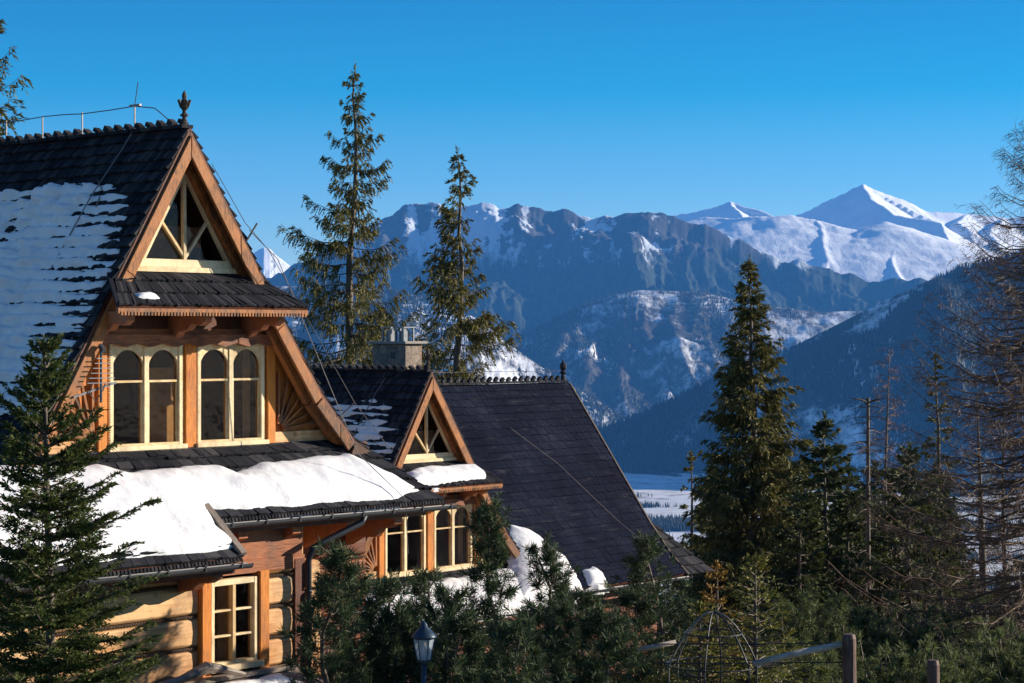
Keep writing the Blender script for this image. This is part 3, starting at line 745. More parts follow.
fringe((-4.3, -1.83, 2.67), (-.33, -1.83, 2.67), h1); fringe((-.32, -1.24, 3.14), (4.2, -1.24, 3.14), h1)
# fascia beams and carved brackets under both eaves
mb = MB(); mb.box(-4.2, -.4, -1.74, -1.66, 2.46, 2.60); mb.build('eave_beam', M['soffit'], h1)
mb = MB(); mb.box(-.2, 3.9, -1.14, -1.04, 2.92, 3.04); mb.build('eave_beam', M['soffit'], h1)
for x in (-2.3, -.62):
    mb = MB(); mb.prism([(-.90,2.60),(-1.66,2.50),(-1.66,2.40),(-1.5,2.33),(-1.34,2.34),(-1.22,2.22),(-.90,2.16)], x-.08, x+.08, 'x'); mb.build('bracket', M['beam'], h1, bevel=.01)
for x in (.35, 1.35, 2.42, 3.40):
    mb = MB(); mb.prism([(-.02,3.0),(-1.06,2.94),(-1.06,2.82),(-.9,2.75),(-.76,2.76),(-.62,2.60),(-.30,2.58),(-.02,2.44)], x-.09, x+.09, 'x'); mb.build('bracket', M['beam'], h1, bevel=.01)

# log walls
def log_wall(parent, x0, x1, z0, z1, y, d=.46, name='log_wall', mat='log', rope=True, step=.43, depth=.24):
    mb = MB(); z = z0; k = 0; zs = []
    while z < z1-.06:
        h = min(step, z1-z); r = .03
        pr = [(y+depth, z+.02), (y+depth, z+h-.02), (y+.035, z+h-.022), (y-.008, z+h-.06), (y-.016, z+h*.5), (y-.008, z+.06), (y+.035, z+.022)]
        mb.prism(pr, x0, x1, 'x'); zs.append(z); z += step; k += 1
    o = mb.build(name, M[mat], parent, bevel=.01)
    if rope:
        for zz in zs[1:]:
            mb = MB(); mb.tube([(x0+.01+t*(x1-x0-.02)/24, y+.012, zz) for t in range(25)], .020, 6)
            n = int((x1-x0)/.045)
            for q in range(n):
                xx = x0+.02+q*.045; mb.bar((xx, y-.012, zz-.018), (xx+.03, y-.012, zz+.018), .012, .010)
            mb.build('rope_joint', M['rope'], parent)
    return o
yb = -.90
log_wall(h1, -4.05, -.33, -1.2, 2.45, yb)
log_wall(h1, .86, 1.42, -1.2, 2.45, yb)
log_wall(h1, -.33, .86, -1.2, .98, yb-.003, rope=False)
# side wall of bay and recessed wall
mb = MB(); mb.box(-4.05, -3.85, yb+.24, YB-.2, -1.2, 2.6); mb.build('side_wall', M['log'], h1)
mb = MB(); mb.box(1.62, 1.86, yb+.26, 0.0, -1.2, 2.9); mb.build('side_wall', M['log'], h1)
log_wall(h1, 1.86, 3.75, -1.2, 3.0, -.02, rope=True, mat='shaded_log')
mb = MB(); mb.box(3.55, 3.75, .26, YB-.2, -1.2, 3.6); mb.build('side_wall', M['log'], h1)
mb = MB(); mb.box(-3.9, 3.6, YB-.4, YB-.2, -1.2, 4.6); mb.prism([(-3,4.6),(3,4.6),(0,8.3)], YB-.4, YB-.2); mb.build('rear_wall', M['log'], h1)
mb = MB(); mb.box(-.3, 1.62, yb+.02, -.02, 2.46, 2.50); mb.build('soffit_panel', M['soffit'], h1)
mb = MB(); mb.box(-2.6, 1.62, -.88, -.62, 2.50, 3.02); mb.build('upper_beam', M['beam'], h1)
mb = MB(); mb.box(-4.04, 1.62, -.93, -.66, 2.32, 2.50); mb.build('wall_plate', M['beam'], h1)
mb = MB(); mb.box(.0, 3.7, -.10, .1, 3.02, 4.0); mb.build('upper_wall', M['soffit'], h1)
# posts beside the ground floor window
for x0, x1 in ((-.33, -.16), (.72, .90)):
    mb = MB(); mb.box(x0, x1, yb-.09, yb+.1, .70, 2.34); mb.build('post', M['orange'], h1, bevel=.012)
mb = MB(); mb.box(1.42, 1.62, yb-.04, yb+.2, -1.2, 2.45); mb.build('corner_post', M['soffit'], h1, bevel=.012)
mb = MB()
for k in range(8):
    mb.box(1.64, 1.86, yb-.13+.02*(k % 2), yb+.2, -1.0+k*.43, -1.0+k*.43+.40)
mb.build('log_ends', M['log'], h1, bevel=.02)
# six pane window
wn = empty('window'); wn.parent = h1
fr = MB(); x0, x1, z0, z1 = -.14, .70, 1.08, 2.27; y = yb
fr.box(x0, x0+.06, y-.06, y+.08, z0, z1); fr.box(x1-.06, x1, y-.06, y+.08, z0, z1)
fr.box(x0+.061, x1-.061, y-.058, y+.08, z1-.08, z1); fr.box(x0+.061, x1-.061, y-.058, y+.08, z0, z0+.07)
xm = (x0+x1)/2; fr.box(xm-.03, xm+.03, y-.05, y+.07, z0+.072, z1-.082)
for q in (1, 2):
    zz = z0+.07+(z1-z0-.15)*q/3
    fr.box(x0+.062, xm-.031, y-.035, y+.03, zz-.015, zz+.015); fr.box(xm+.031, x1-.062, y-.035, y+.03, zz-.015, zz+.015)
fr.build('window_frame', M['cream'], wn, bevel=.005)
g = MB(); g.box(x0+.062, x1-.062, y+.031, y+.037, z0+.071, z1-.081); g.build('pane', M['glass'], wn)
s = MB(); s.box(x0-.05, x1+.05, y-.14, y-.062, z0-.05, z0+.03); s.build('sill', M['cream'], wn)
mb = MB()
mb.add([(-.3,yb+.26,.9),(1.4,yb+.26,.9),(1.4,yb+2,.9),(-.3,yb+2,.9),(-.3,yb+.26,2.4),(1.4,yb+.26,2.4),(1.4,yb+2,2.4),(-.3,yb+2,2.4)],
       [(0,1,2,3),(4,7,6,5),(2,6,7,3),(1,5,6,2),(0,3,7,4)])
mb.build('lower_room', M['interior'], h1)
mb = MB(); mb.box(.32, .62, yb+.35, yb+.38, 1.1, 2.2); mb.build('curtain', M['curtain'], h1)
# downpipe from the right gutter into the corner
mb = MB(); mb.tube([(2.45, -1.31, 3.03), (2.40, -1.30, 2.92), (1.75, -1.18, 2.68), (1.60, -1.12, 2.60), (1.55, -1.08, 2.42), (1.55, -1.08, -1.0)], .047, 10)
mb.tube([(1.55, -1.08, 2.02), (1.55, -1.08, 1.97)], .056, 10)
mb.build('downpipe', M['dark_metal'], h1, smooth=True)
# low lean-to roof under the window
A = [(-1.35, -1.02, .92), (-1.75, -2.5, .42)]; B = [(1.35, -1.02, .92), (1.9, -2.5, .30)]
mb = MB(); shingles(mb, A, B, .5, .14, .03, 31); lr = mb.build('lean_to_roof', M['grey_wood'], h1)
mb = MB(); slab(mb, A, B, .06); mb.build('roof_boards', M['soffit'], lr)
mb = MB(); mb.bar((-1.3, -1.04, .96), (1.35, -1.04, .96), .16, .06); mb.build('ridge_board', M['grey_wood'], lr)
mb = MB(); mb.tube([(-1.5, -1.25, 1.02), (-.9, -1.22, 1.06), (-.45, -1.22, 1.16), (-.2, -1.22, 1.12), (.2, -1.25, 1.0)], [.03, .05, .09, .06, .03], 7); mb.build('driftwood_rail', M['grey_wood'], lr)
# side roof ridge wires (lightning conductor), antenna
mb = MB()
for y in (3.9, 3.0, 2.05, .85):
    mb.tube([(0, y, 8.52), (0, y, 8.86)], .012, 5)
mb.tube([(0, 8.0, 8.80)]+[(0, y, 8.86-.03*math.sin((y-.85)*1.6)**2) for y in (3.9, 3.4, 3.0, 2.5, 2.05, 1.4, .85)]+[(0, .4, 8.80), (0, 0, 8.55)], .008, 5)
mb.tube([(0, .85, 8.86), (.02, .80, 9.2)], .008, 4); mb.bar((0, .95, 8.87), (0, .72, 8.87), .04, .03)
mb.build('lightning_conductor', M['wire'], h1)
mb = MB()
def onL(y, z, off=.07): 
    x = -(8.47-z)/ (8.47-4.61)*2.32; return (x-off*.85, y, z+off*.5)
mb.tube([(0, .8, 8.6), onL(.85, 8.2), onL(.95, 7.5, .12), onL(1.1, 6.6), onL(1.25, 5.6), onL(1.3, 4.7)], .010, 5)
mb.bar(onL(.9, 7.62, .02), onL(.9, 7.7, .18), .012, .012); mb.bar(onL(.9, 7.62, .02), onL(.75, 7.35, .10), .02, .012)
mb.build('down_conductor', M['wire'], h1)
mb = MB(); mb.tube([(1.05, -.40, 7.1), (1.5, -.5, 6.7), (2.6, -1.0, 3.9), (3.3, -1.3, 3.2), (3.3, -1.35, 2.4)], .007, 4)
mb.tube([(1.04, -.35, 6.95), (1.15, -.45, 7.2)], .014, 5); mb.tube([(2.9, -.36, 4.42), (3.05, -.5, 4.62)], .012, 5)
mb.tube([(.35, -.4, 8.0), (.95, -.42, 7.2), (1.25, -.6, 6.8), (3.05, -.5, 4.6), (3.5, -.8, 3.9)], .006, 4)
mb.build('cable', M['wire'], h1)
mb = MB(); mb.bar((-2.02, -.40, 4.80), (-1.32, -.40, 4.98), .025, .025); mb.tube([(-1.60, -.44, 4.72), (-1.60, -.44, 5.42)], .018, 6)
for k in range(6):
    z = 4.98+k*.065; mb.bar((-1.60-.24+.03*k, -.46, z-.0), (-1.60+.24-.03*k, -.46, z+.0), .012, .012)
mb.bar((-1.60, -.5, 5.40), (-1.60, -.42, 5.48), .05, .06)
mb.tube([(-1.72, -.43, 5.0), (-1.78, -.43, 4.85), (-1.68, -.43, 4.74), (-1.56, -.43, 4.88), (-1.52, -.43, 4.98)], .008, 5)
mb.build('tv_antenna', M['metal'], h1)

# ================================================================== house two, lower down the slope
DZ2 = -3.68+.02; O2 = frame(432, 373, 46.0); H2 = House(O2, DZ2)
h2 = empty('wooden_house', (O2[0], O2[1], DZ2), TH)
tag(h2, 'farther timber house with stone chimney, small lit gable and broad dark shingled slope', 'house', 'steep roofed timber houses')
gable(H2, h2, 9.0, seed=2)
zz = lambda z: z-DZ2
# broad slope facing the sun
xr = 8.45
ridge_y, ridge_z = 2.75, zz(4.40)
prof = [(ridge_y, ridge_z), (1.4, zz(2.62)), (.15, zz(.95)), (-.5, zz(.22)), (-1.05, zz(-.28))]
A = [(1.0, y, z) for y, z in prof]; B = [(xr, y, z) for y, z in prof]
A[1] = (1.9, prof[1][0], prof[1][1]); A[2] = (2.7, prof[2][0], prof[2][1]); A[3] = (3.1, prof[3][0], prof[3][1]); A[4] = (3.6, prof[4][0], prof[4][1])
mb = MB(); shingles(mb, A, B, .24, .075, .012, 51); br = mb.build('broad_roof', M['shingle_dark'], h2)
mb = MB(); slab(mb, A, B, .06); mb.build('roof_boards', M['soffit'], br)
A2_ = [(1.0, ridge_y, ridge_z), (1.0, 5.4, zz(.9))]; B2_ = [(xr, ridge_y, ridge_z), (xr, 5.4, zz(.9))]
mb = MB(); shingles(mb, B2_, A2_, .35, .16, .03, 52); mb.build('rear_roof', M['shingle'], h2)
mb = MB(); x = 1.2; rs = random.Random(4)
while x < xr-.1:
    mb.bar((x, ridge_y, ridge_z+.04), (x+.22, ridge_y, ridge_z+.04), .18, .05); mb.bar((x+.05, ridge_y, ridge_z+.07), (x+.15, ridge_y, ridge_z+.15+rs.uniform(-.02, .02)), .08, .08); x += .24
mb.build('ridge_comb', M['shingle'], h2)
mb = MB(); mb.lathe([(.08,0),(.06,.12),(.05,.16),(.10,.20),(.05,.26),(.09,.34),(.09,.42),(.04,.48),(.0,.56)], (xr-.2, ridge_y, ridge_z+.05), 8); mb.build('finial', M['dark_metal'], h2)
mb = MB()
for a, b in zip(prof[:-1], prof[1:]): mb.bar((xr+.02, a[0], a[1]-.06), (xr+.02, b[0], b[1]-.06), .05, .16)
mb.build('verge_board', M['dark_wood'], h2)
gutter((3.9, -1.14, zz(-.33)), (xr+.05, -1.14, zz(-.33)), h2)
# flare porch roof at the right end
A = [(xr-.02, .15, zz(.90)), (xr-.02, -1.05, zz(-.33))]; B = [(xr+.15, .15, zz(.90)), (xr+1.15, -1.05, zz(-.33))]
mb = MB(); shingles(mb, A, B, .27, .13, .03, 53); mb.build('hip_shingles', M['shingle'], h2)
mb = MB(); mb.tube([(5.2, 1.9, zz(3.35)), (6.2, 1.2, zz(2.45)), (7.2, .2, zz(1.1)), (7.9, -.6, zz(.2))], .004, 5); mb.tube([(0, .9, 8.5), onL(1.0, 8.0, .08), onL(1.2, 6.6, .1), onL(1.3, 5.0, .08)], .010, 5)
mb.bar(onL(1.1, 7.5, .02), onL(.9, 7.3, .12), .014, .014); mb.tube([(0, 4.5, 8.5), (0, 4.5, 8.85)], .012, 4)
mb.tube([(2.6, ridge_y, ridge_z+.1), (2.6, ridge_y, ridge_z+.32)], .01, 4); mb.tube([(.1, 2.5, 8.6), (2.6, ridge_y, ridge_z+.32), (8.2, ridge_y, ridge_z+.3)], .006, 4)
mb.build('lightning_conductor', M['wire'], h2)
log_wall(h2, 2.9, xr-.3, zz(-4.4), zz(-.25), -.35, rope=False, mat='shaded_log')
log_wall(h2, -3.2, 2.9, zz(-4.4), zz(-.70), -.36, rope=False, mat='shaded_log')
mb = MB(); mb.box(xr-.5, xr-.3, -.1, 5.2, zz(-4.4), zz(.6)); mb.prism([(-.1, zz(.6)), (5.2, zz(.6)), (ridge_y, ridge_z-.1)], xr-.5, xr-.3, 'x'); mb.build('end_wall', M['log'], h2)
mb = MB(); mb.box(-3.4, -3.2, -.1, 8.8, zz(-4.4), zz(-.4)); mb.build('side_wall', M['log'], h2)
mb = MB(); mb.box(-3.2, xr-.5, 8.6, 8.8, zz(-4.4), zz(-.4)); mb.prism([(-3, 3.6), (3, 3.6), (0, 8.3)], 8.6, 8.8); mb.build('rear_wall', M['log'], h2)
A = [(-2.60, -.06, 4.04), (-4.35, -1.30, 3.05)]; B = [(3.42, -.06, 4.04), (4.1, -1.30, 3.05)]
mb = MB(); shingles(mb, A, B, .25, .13, .028, 54); sk = mb.build('skirt_roof', M['shingle'], h2)
mb = MB(); slab(mb, A, B, .06); mb.build('roof_boards', M['soffit'], sk)
mb = MB(); mb.bar((-4.3, -1.33, 3.0), (4.1, -1.33, 3.0), .06, .08); mb.build('eave_board', M['beam'], sk)
# chimney
ch = MB(); cx0, cx1, cy0, cy1 = 2.55, 3.22, 4.2, 5.4
pC = H2.hit(405, 345, (0, 4.3, 0), Vector((0, 1, 0)))
cx0 = pC.x; cx1 = cx0+.62; cy0 = 4.3; cy1 = 5.45; zc = zz(5.40)
ch.box(cx0, cx1, cy0, cy1, zz(1.5), zc); c_ = ch.build('chimney', M['stone'], h2, bevel=.02)
mb = MB(); mb.box(cx0-.10, cx1+.10, cy0-.10, cy1+.10, zc+.003, zc+.07); mb.build('cap_slab', plain('concrete', (.30, .28, .26), .9), c_, bevel=.01)
mb = MB(); mb.box(cx0-.012, cx0-.002, cy0+.34, cy0+.50, zc-.36, zc-.20); mb.build('soot_vent', M['dark_metal'], c_)
mb = MB()
for a, b in ((cy0+.1, cy0+.42), (cy0+.55, cy0+.87)):
    for X_ in (cx0+.06, cx0+.40):
        for Y_ in (a, b-.04): mb.box(X_, X_+.04, Y_, Y_+.04, zc+.07, zc+.40)
    mb.box(cx0+.03, cx0+.47, a-.03, b+.03, zc+.403, zc+.43)
    mb.box(cx0+.15, cx0+.34, a+.08, b-.08, zc+.07, zc+.33)
mb.build('flue_cowl', M['metal'], c_)

# ------------------------------------------------------------------ snow lying on the roofs
def inside(poly, x, y):
    c = np.zeros(x.shape, bool); n = len(poly)
    for i in range(n):
        x0, y0 = poly[i]; x1, y1 = poly[(i+1) % n]
        if y0 == y1: continue
        k = ((y0 > y) != (y1 > y)) & (x < (x1-x0)*(y-y0)/(y1-y0)+x0); c ^= k
    return c
def edged(poly, x, y):
    d = np.full(x.shape, 1e9); n = len(poly)
    for i in range(n):
        x0, y0 = poly[i]; x1, y1 = poly[(i+1) % n]; dx, dy = x1-x0, y1-y0; L = dx*dx+dy*dy+1e-12
        t = np.clip(((x-x0)*dx+(y-y0)*dy)/L, 0, 1); d = np.minimum(d, np.hypot(x-x0-t*dx, y-y0-t*dy))
    return np.where(inside(poly, x, y), d, -d)
def snow(H, root_loc, label, P0, ex, ey, poly, T=.16, cell=.04, rough=.035, wob=.06, fn=None, edge=.10, seed=0):
    """snow cover with a rounded rim over a plane; poly in (s,t) plane coordinates"""
    ex = Vector(ex).normalized(); n = ex.cross(Vector(ey)).normalized()
    if n.z < 0: n = -n
    ey = n.cross(ex) if n.cross(ex).dot(Vector(ey)) > 0 else -n.cross(ex)
    a = np.array(poly); s = np.arange(a[:, 0].min()-.3, a[:, 0].max()+.3, cell); t = np.arange(a[:, 1].min()-.3, a[:, 1].max()+.3, cell)
    S, T_ = np.meshgrid(s, t, indexing='ij')
    d = edged(poly, S, T_)+wob*fbm(S*2.3+seed, T_*2.3, 4)
    h = T*(1-np.exp(-np.maximum(d, 0)/edge))+np.minimum(d, 0)*.9+rough*fbm(S*1.6+seed*3, T_*1.6, 5)*sst(0, .3, d)
    if fn is not None: h = fn(S, T_, d, h)
    P = np.array(P0)[None, None]+S[..., None]*np.array(ex)+T_[..., None]*np.array(ey)+(h+.02)[..., None]*np.array(n)
    k = (h > -.07); keep = k[:-1, :-1] | k[1:, :-1] | k[1:, 1:] | k[:-1, 1:]
    c_, n_ = math.cos(TH), math.sin(TH)
    o = gridmesh('snow_cover', P, M['snow'], None, True, keep)
    o.location = (H.O[0], H.O[1], H.dz); o.rotation_euler = (0, 0, TH)
    tag(o, label, 'snow', None, 'stuff'); return o
def plane_poly(H, P0, ex, ey, pix):
    ex = Vector(ex).normalized(); n = ex.cross(Vector(ey)).normalized(); n = n if n.z > 0 else -n
    ey = n.cross(ex) if n.cross(ex).dot(Vector(ey)) > 0 else -n.cross(ex)
    out = []
    for p in pix:
        q = H.hit(p[0], p[1], P0, n)-Vector(P0); out.append((q.dot(ex), q.dot(ey)))
    return out
P0 = (0, -.06, 4.04); ex = (1, 0, 0); ey = (0, -1, -.79)
poly = plane_poly(H1, P0, ex, ey, [(-60,470),(60,466),(95,466),(125,474),(150,470),(212,467),(222,470),(232,473),(245,468),(285,461),(312,456),(345,454),(362,462),(392,476),(422,492),(398,501),(372,503),(330,507),(290,511),(252,510),(209,513),(218,528),(241,549),(180,556),(60,566),(-60,575)])
snow(H1, None, 'thick white snow sheet on the skirt roof below the arched windows', P0, ex, ey, poly, T=.19, wob=.045, rough=.03, edge=.17, seed=1)
# hood lump
P0h = (0, -.35, 6.355); eyh = (0, -.60, -.35)
snow(H1, None, 'single white lump of snow near the left end of the hood roof', P0h, ex, eyh, plane_poly(H1, P0h, ex, eyh, [(134,294),(146,293),(156,296),(160,300),(148,301),(138,299)]), T=.08, cell=.02, wob=.02, seed=2)
# left slope, striped by the shingle steps
PL = (0, 0, 8.47); exL = (0, 1, 0); eyL = (-2.32, 0, -3.86); LL = math.hypot(2.32, 3.86)
def striped(S, T_, d, h):
    ph = ((T_+.012*fbm(S*1.2, T_*2, 2))/.1802) % 1.0
    lee = sst(1.2, 3.3, S+fbm(S*.9, T_*1.2, 4)*1.2+fbm(S*5, T_*9, 3)*.5)     # how full the rows are
    hh = .080*np.clip(1.25-ph, 0, 1)-.030+.15*lee+.030*fbm(S*1.5, T_*6, 4)+.012*fbm(S*9, T_*9, 3)
    rim = .05*np.minimum(d, 1.2)-.02
    return np.where((d > 0) & (S > -.2), np.minimum(hh, .25)+np.clip(rim, -.03, .05), -.1+np.minimum(d, 0))
pl = plane_poly(H1, PL, exL, eyL, [(-60,196),(0,199),(25,193),(60,187),(95,186),(128,190),(138,205),(128,230),(122,250),(112,275),(103,300),(96,325),(84,350),(70,375),(60,395),(45,420),(30,440),(-60,470)])
snow(H1, None, 'shaded snow lying in stripes over the steep left roof slope of the nearest house', PL, exL, eyL, pl, cell=.03, wob=.10, fn=striped, seed=3)
def striped2(S, T_, d, h):
    ph = (T_/.1802) % 1.0
    hh = .08*np.clip(1.1-ph, 0, 1)-.045+.07*fbm(S*1.5, T_*5, 4)
    return np.where(d > 0, hh+np.clip(.06*d, 0, .05), -.1+np.minimum(d, 0))
pl = plane_poly(H2, PL, exL, eyL, [(300,395),(345,398),(368,400),(388,405),(398,418),(402,432),(392,455),(385,470),(370,480),(300,480)])
snow(H2, None, 'broken stripes of shaded snow on the left slope of the farther roof', PL, exL, eyL, pl, cell=.035, wob=.14, fn=striped2, seed=4)
P0h2 = (0, -.35, 6.355)
snow(H2, None, 'smooth bright snow cushion on the hood of the farther gable', P0h2, ex, eyh, plane_poly(H2, P0h2, ex, eyh, [(406,473),(425,468),(450,466),(473,465),(486,474),(485,480),(460,482),(430,487),(408,487)]), T=.12, cell=.03, wob=.03, seed=5)
Pb = (0, .15, zz(.95)); eyb = (0, -1.2, -1.23)
snow(H2, None, 'snow slid down to the lower left corner of the broad dark roof', Pb, ex, eyb, plane_poly(H2, Pb, ex, eyb, [(508,525),(525,528),(540,537),(552,548),(566,557),(576,574),(582,590),(560,600),(520,600),(512,560)]), T=.19, cell=.035, wob=.05, rough=.02, edge=.22, seed=6)
snow(H2, None, 'small round heap of snow at the eave of the broad dark roof', Pb, ex, eyb, plane_poly(H2, Pb, ex, eyb, [(584,572),(594,567),(602,574),(608,587),(598,590),(588,586)]), T=.14, cell=.03, wob=.03, seed=7)
P0s = (0, -.06, 4.04); eys = (0, -1.24, -.99)
snow(H2, None, 'snow on the skirt roof of the farther house behind the pines', P0s, ex, eys, [(-3.2,.35),(0,.25),(3.3,.22),(3.9,1.3),(3.9,1.58),(-3.9,1.58)], T=.16, wob=.08, seed=8)
snow(H1, None, 'thin strip of old snow on the lean-to roof below the six pane window', (0,-1.02,.93), ex, (0,-1.5,-.52), [(-.6,.15),(.9,.12),(1.1,.45),(.2,.4),(-.4,.3)], T=.07, cell=.03, wob=.06, seed=9)
# ------------------------------------------------------------------ vegetation
def leaf_quads(B, D, L, Wd, rs, tilt=None):
    """one pointed leaf quad for every base point B, direction D"""
    D = D/np.maximum(np.linalg.norm(D, axis=1, keepdims=True), 1e-9)
    r = rs.normal(size=D.shape); s = np.cross(D, r); s /= np.maximum(np.linalg.norm(s, axis=1, keepdims=True), 1e-9)
    L = np.asarray(L)[:, None]; Wd = np.asarray(Wd)[:, None]
    V = np.stack([B, B+D*L*.45+s*Wd/2, B+D*L, B+D*L*.45-s*Wd/2], 1)
    return V
def tubes_np(paths, radii, n=3):
    """many thin tapered tubes; paths list of (k,3) arrays"""
    V = []; Q = []; b = 0
    for P, r in zip(paths, radii):
        k = len(P); T = np.gradient(P, axis=0); T /= np.maximum(np.linalg.norm(T, axis=1, keepdims=True), 1e-9)
        u = np.array([0, 0, 1.]) if abs(T[0, 2]) < .9 else np.array([1., 0, 0])
        A = np.cross(T, u); A /= np.maximum(np.linalg.norm(A, axis=1, keepdims=True), 1e-9); C = np.cross(T, A)
        for j in range(n):
            a = 2*math.pi*j/n; V.append(P+(A*math.cos(a)+C*math.sin(a))*r[:, None])
        i = np.arange(k-1)
        for j in range(n):
            j2 = (j+1) % n
            Q.append(np.stack([b+j*k+i, b+j2*k+i, b+j2*k+i+1, b+j*k+i+1], 1))
        b += n*k
    return np.concatenate(V), np.concatenate(Q)
def put_leaves(name, Vq, mat, parent):
    V = Vq.reshape(-1, 3); Q = np.arange(len(V)).reshape(-1, 4)
    return quads(name, V, Q, mat, parent)

def conifer(name, loc, H, Rr, seed, zlow=.05, whorls=None, per=6, shape=.8, rise=.15, droop=.35, tip=.15, hang=.3, tw=.35, dens=9, leaf=.10, lw=.035, lpt=6,
            gap=0.0, mat='spruce', trunk_r=None, label='', cat='tree', group=None, bias=None, irregular=.25, lean=(0, 0), bare_low=0., trunkmat='bark', minb=.05, barelen=1.0):
    rs = np.random.RandomState(seed)
    root = empty(name, loc); tag(root, label, cat, group)
    tr = trunk_r or H*.011+.02
    zz_ = np.linspace(0, H, 22); wob = np.stack([fbm(zz_*.35+seed, zz_*0+3, 3)*H*.006+lean[0]*(zz_/H)**1.6, fbm(zz_*.35+seed+50, zz_*0, 3)*H*.006+lean[1]*(zz_/H)**1.6], 1)
    TP = np.column_stack([wob-wob[0], zz_])
    whorls = whorls or int(H/.32)
    paths = []; rad = []; LB = []; LD = []; LL = []; LW = []
    for wv in range(whorls):
        t = (wv+rs.uniform(-.4, .4))/whorls; t = min(max(t, 0), .985); z = H*(zlow+(1-zlow)*t)
        env = (1-t)**shape*(min(1, .55+t*3)) + minb*(1-t)
        for k in range(per):
            if rs.rand() < gap*(1-.6*t): continue
            az = rs.uniform(0, 2*math.pi); L = Rr*env*(1+irregular*rs.normal()*.8)*rs.uniform(.72, 1.05)
            if bias is not None: L *= 1+bias[1]*math.cos(az-bias[0])
            L = max(L, .05*Rr*(1-t)+.04)
            n = 7; u = np.linspace(0, 1, n)
            dz = L*(rise*u+(-droop*(1.15-t))*u**1.5+tip*u**3)*(1 if t < .8 else 1)+(L*.9*max(0, t-.75)*2.2)*u
            bend = rs.normal()*.10
            rx = L*u*np.cos(az+bend*u); ry = L*u*np.sin(az+bend*u)
            bx = np.interp(z, zz_, TP[:, 0]); by = np.interp(z, zz_, TP[:, 1])
            P = np.column_stack([bx+rx, by+ry, z+dz]); P[1:-1] += rs.normal(size=(n-2, 3))*L*.012
            r0 = min(.45*tr, .006+.010*L); paths.append(P); rad.append(r0*(1-u*.85)+.002)
            if rs.rand() < bare_low*(1-t)**1.5: continue
            m = int(max(3, L*dens)); uu = rs.uniform(.10, 1, m)**.8
            Bp = np.stack([np.interp(uu, u, P[:, c]) for c in range(3)], 1)
            T = np.stack([np.cos(az+bend*uu), np.sin(az+bend*uu), (np.interp(np.minimum(uu+.05, 1), u, P[:, 2])-np.interp(uu-.05, u, P[:, 2]))/(L*.1+1e-6)], 1)
            S = np.stack([-np.sin(az)*np.ones(m), np.cos(az)*np.ones(m), np.zeros(m)], 1)*np.where(rs.rand(m) < .5, -1, 1)[:, None]
            hg = hang*rs.uniform(.2, 1.6, m)*(1.1-.6*t)
            D = T*.75+S*rs.uniform(.35, 1.0, m)[:, None]; D[:, 2] -= hg
            D /= np.linalg.norm(D, axis=1, keepdims=True)
            TL = tw*(1-.45*uu)*rs.uniform(.5, 1.2, m)*min(1, .35+L/(Rr+1e-6))
            # needles sprays along every twig
            for q in range(lpt):
                f = (q+rs.uniform(0, 1, m))/lpt
                bb = Bp+D*(TL*f)[:, None]; bb[:, 2] -= TL*f*f*hang*.6
                dd2 = D+rs.normal(size=D.shape)*(.28 if hang > .4 else .42); dd2[:, 2] -= hg*.8
                LB.append(bb); LD.append(dd2); LL.append(leaf*rs.uniform(.6, 1.3, m)); LW.append(lw*rs.uniform(.7, 1.3, m))
    # leader shoot
    m = 70; f = rs.uniform(.93, 1, m); LB.append(np.column_stack([np.interp(f*H, zz_, TP[:, 0]), np.interp(f*H, zz_, TP[:, 1]), f*H]))
    dl = rs.normal(size=(m, 3))*.6; dl[:, 2] = abs(dl[:, 2])+.5; LD.append(dl); LL.append(np.full(m, leaf)); LW.append(np.full(m, lw))
    rr = tr*(1-zz_/H)**.8+.008
    V1, Q1 = tubes_np([TP], [rr], 9)
    V2, Q2 = tubes_np(paths, rad, 3)
    quads('trunk', np.concatenate([V1, V2]), np.concatenate([Q1, Q2+len(V1)]), M[trunkmat], root, True)
    Vq = leaf_quads(np.concatenate(LB), np.concatenate(LD), np.concatenate(LL), np.concatenate(LW), rs)
    put_leaves('crown', Vq, M[mat], root)
    return root
def at(px, py, D): return ((px-512)/F*D, D, CAMZ-(py-HZ)/F*D)
def stand(px, D, top_py, **kw):
    """tree whose foot is on the ground at distance D, with its top at the traced height"""
    X = (px-512)/F*D; zg = float(ground_z(X, D)); H = CAMZ-(top_py-HZ)/F*D-zg
    return (X, D, zg-.1), H+.1

# the two tall thin spruces behind the far house
loc, H = stand(357, 62, 64)
conifer('spruce_tree', loc, H, 3.1, 11, zlow=.30, whorls=58, per=5, shape=1.0, rise=-.16, droop=.10, tip=.46, hang=1.3, tw=.42, dens=30, leaf=.11, lw=.030, lpt=10, gap=.22,
        mat='spruce_olive', label='tallest thin spruce with drooping sparse branches, rising left of the stone chimney', group='conifers behind the houses', irregular=.50, trunk_r=.24)
loc, H = stand(459, 66, 147)
conifer('spruce_tree', loc, H, 3.0, 12, zlow=.25, whorls=56, per=5, shape=1.0, rise=-.12, droop=.12, tip=.42, hang=1.1, tw=.56, dens=26, leaf=.13, lw=.034, lpt=12, gap=.28,
        mat='spruce_olive', label='shorter thin spruce with up-curved lower branches, just right of the stone chimney', group='conifers behind the houses', irregular=.48, trunk_r=.22)
loc, H = stand(-16, 48, 10)
conifer('spruce_tree', loc, H, 2.4, 13, zlow=.3, whorls=46, per=4, shape=.55, rise=-.05, droop=.12, tip=.4, hang=1.1, tw=.5, dens=18, leaf=.15, lw=.032, lpt=10, gap=.2,
        mat='spruce_olive', label='spruce cut by the left edge of the photo above the snowy roof ridge', group='conifers behind the houses', irregular=.3)
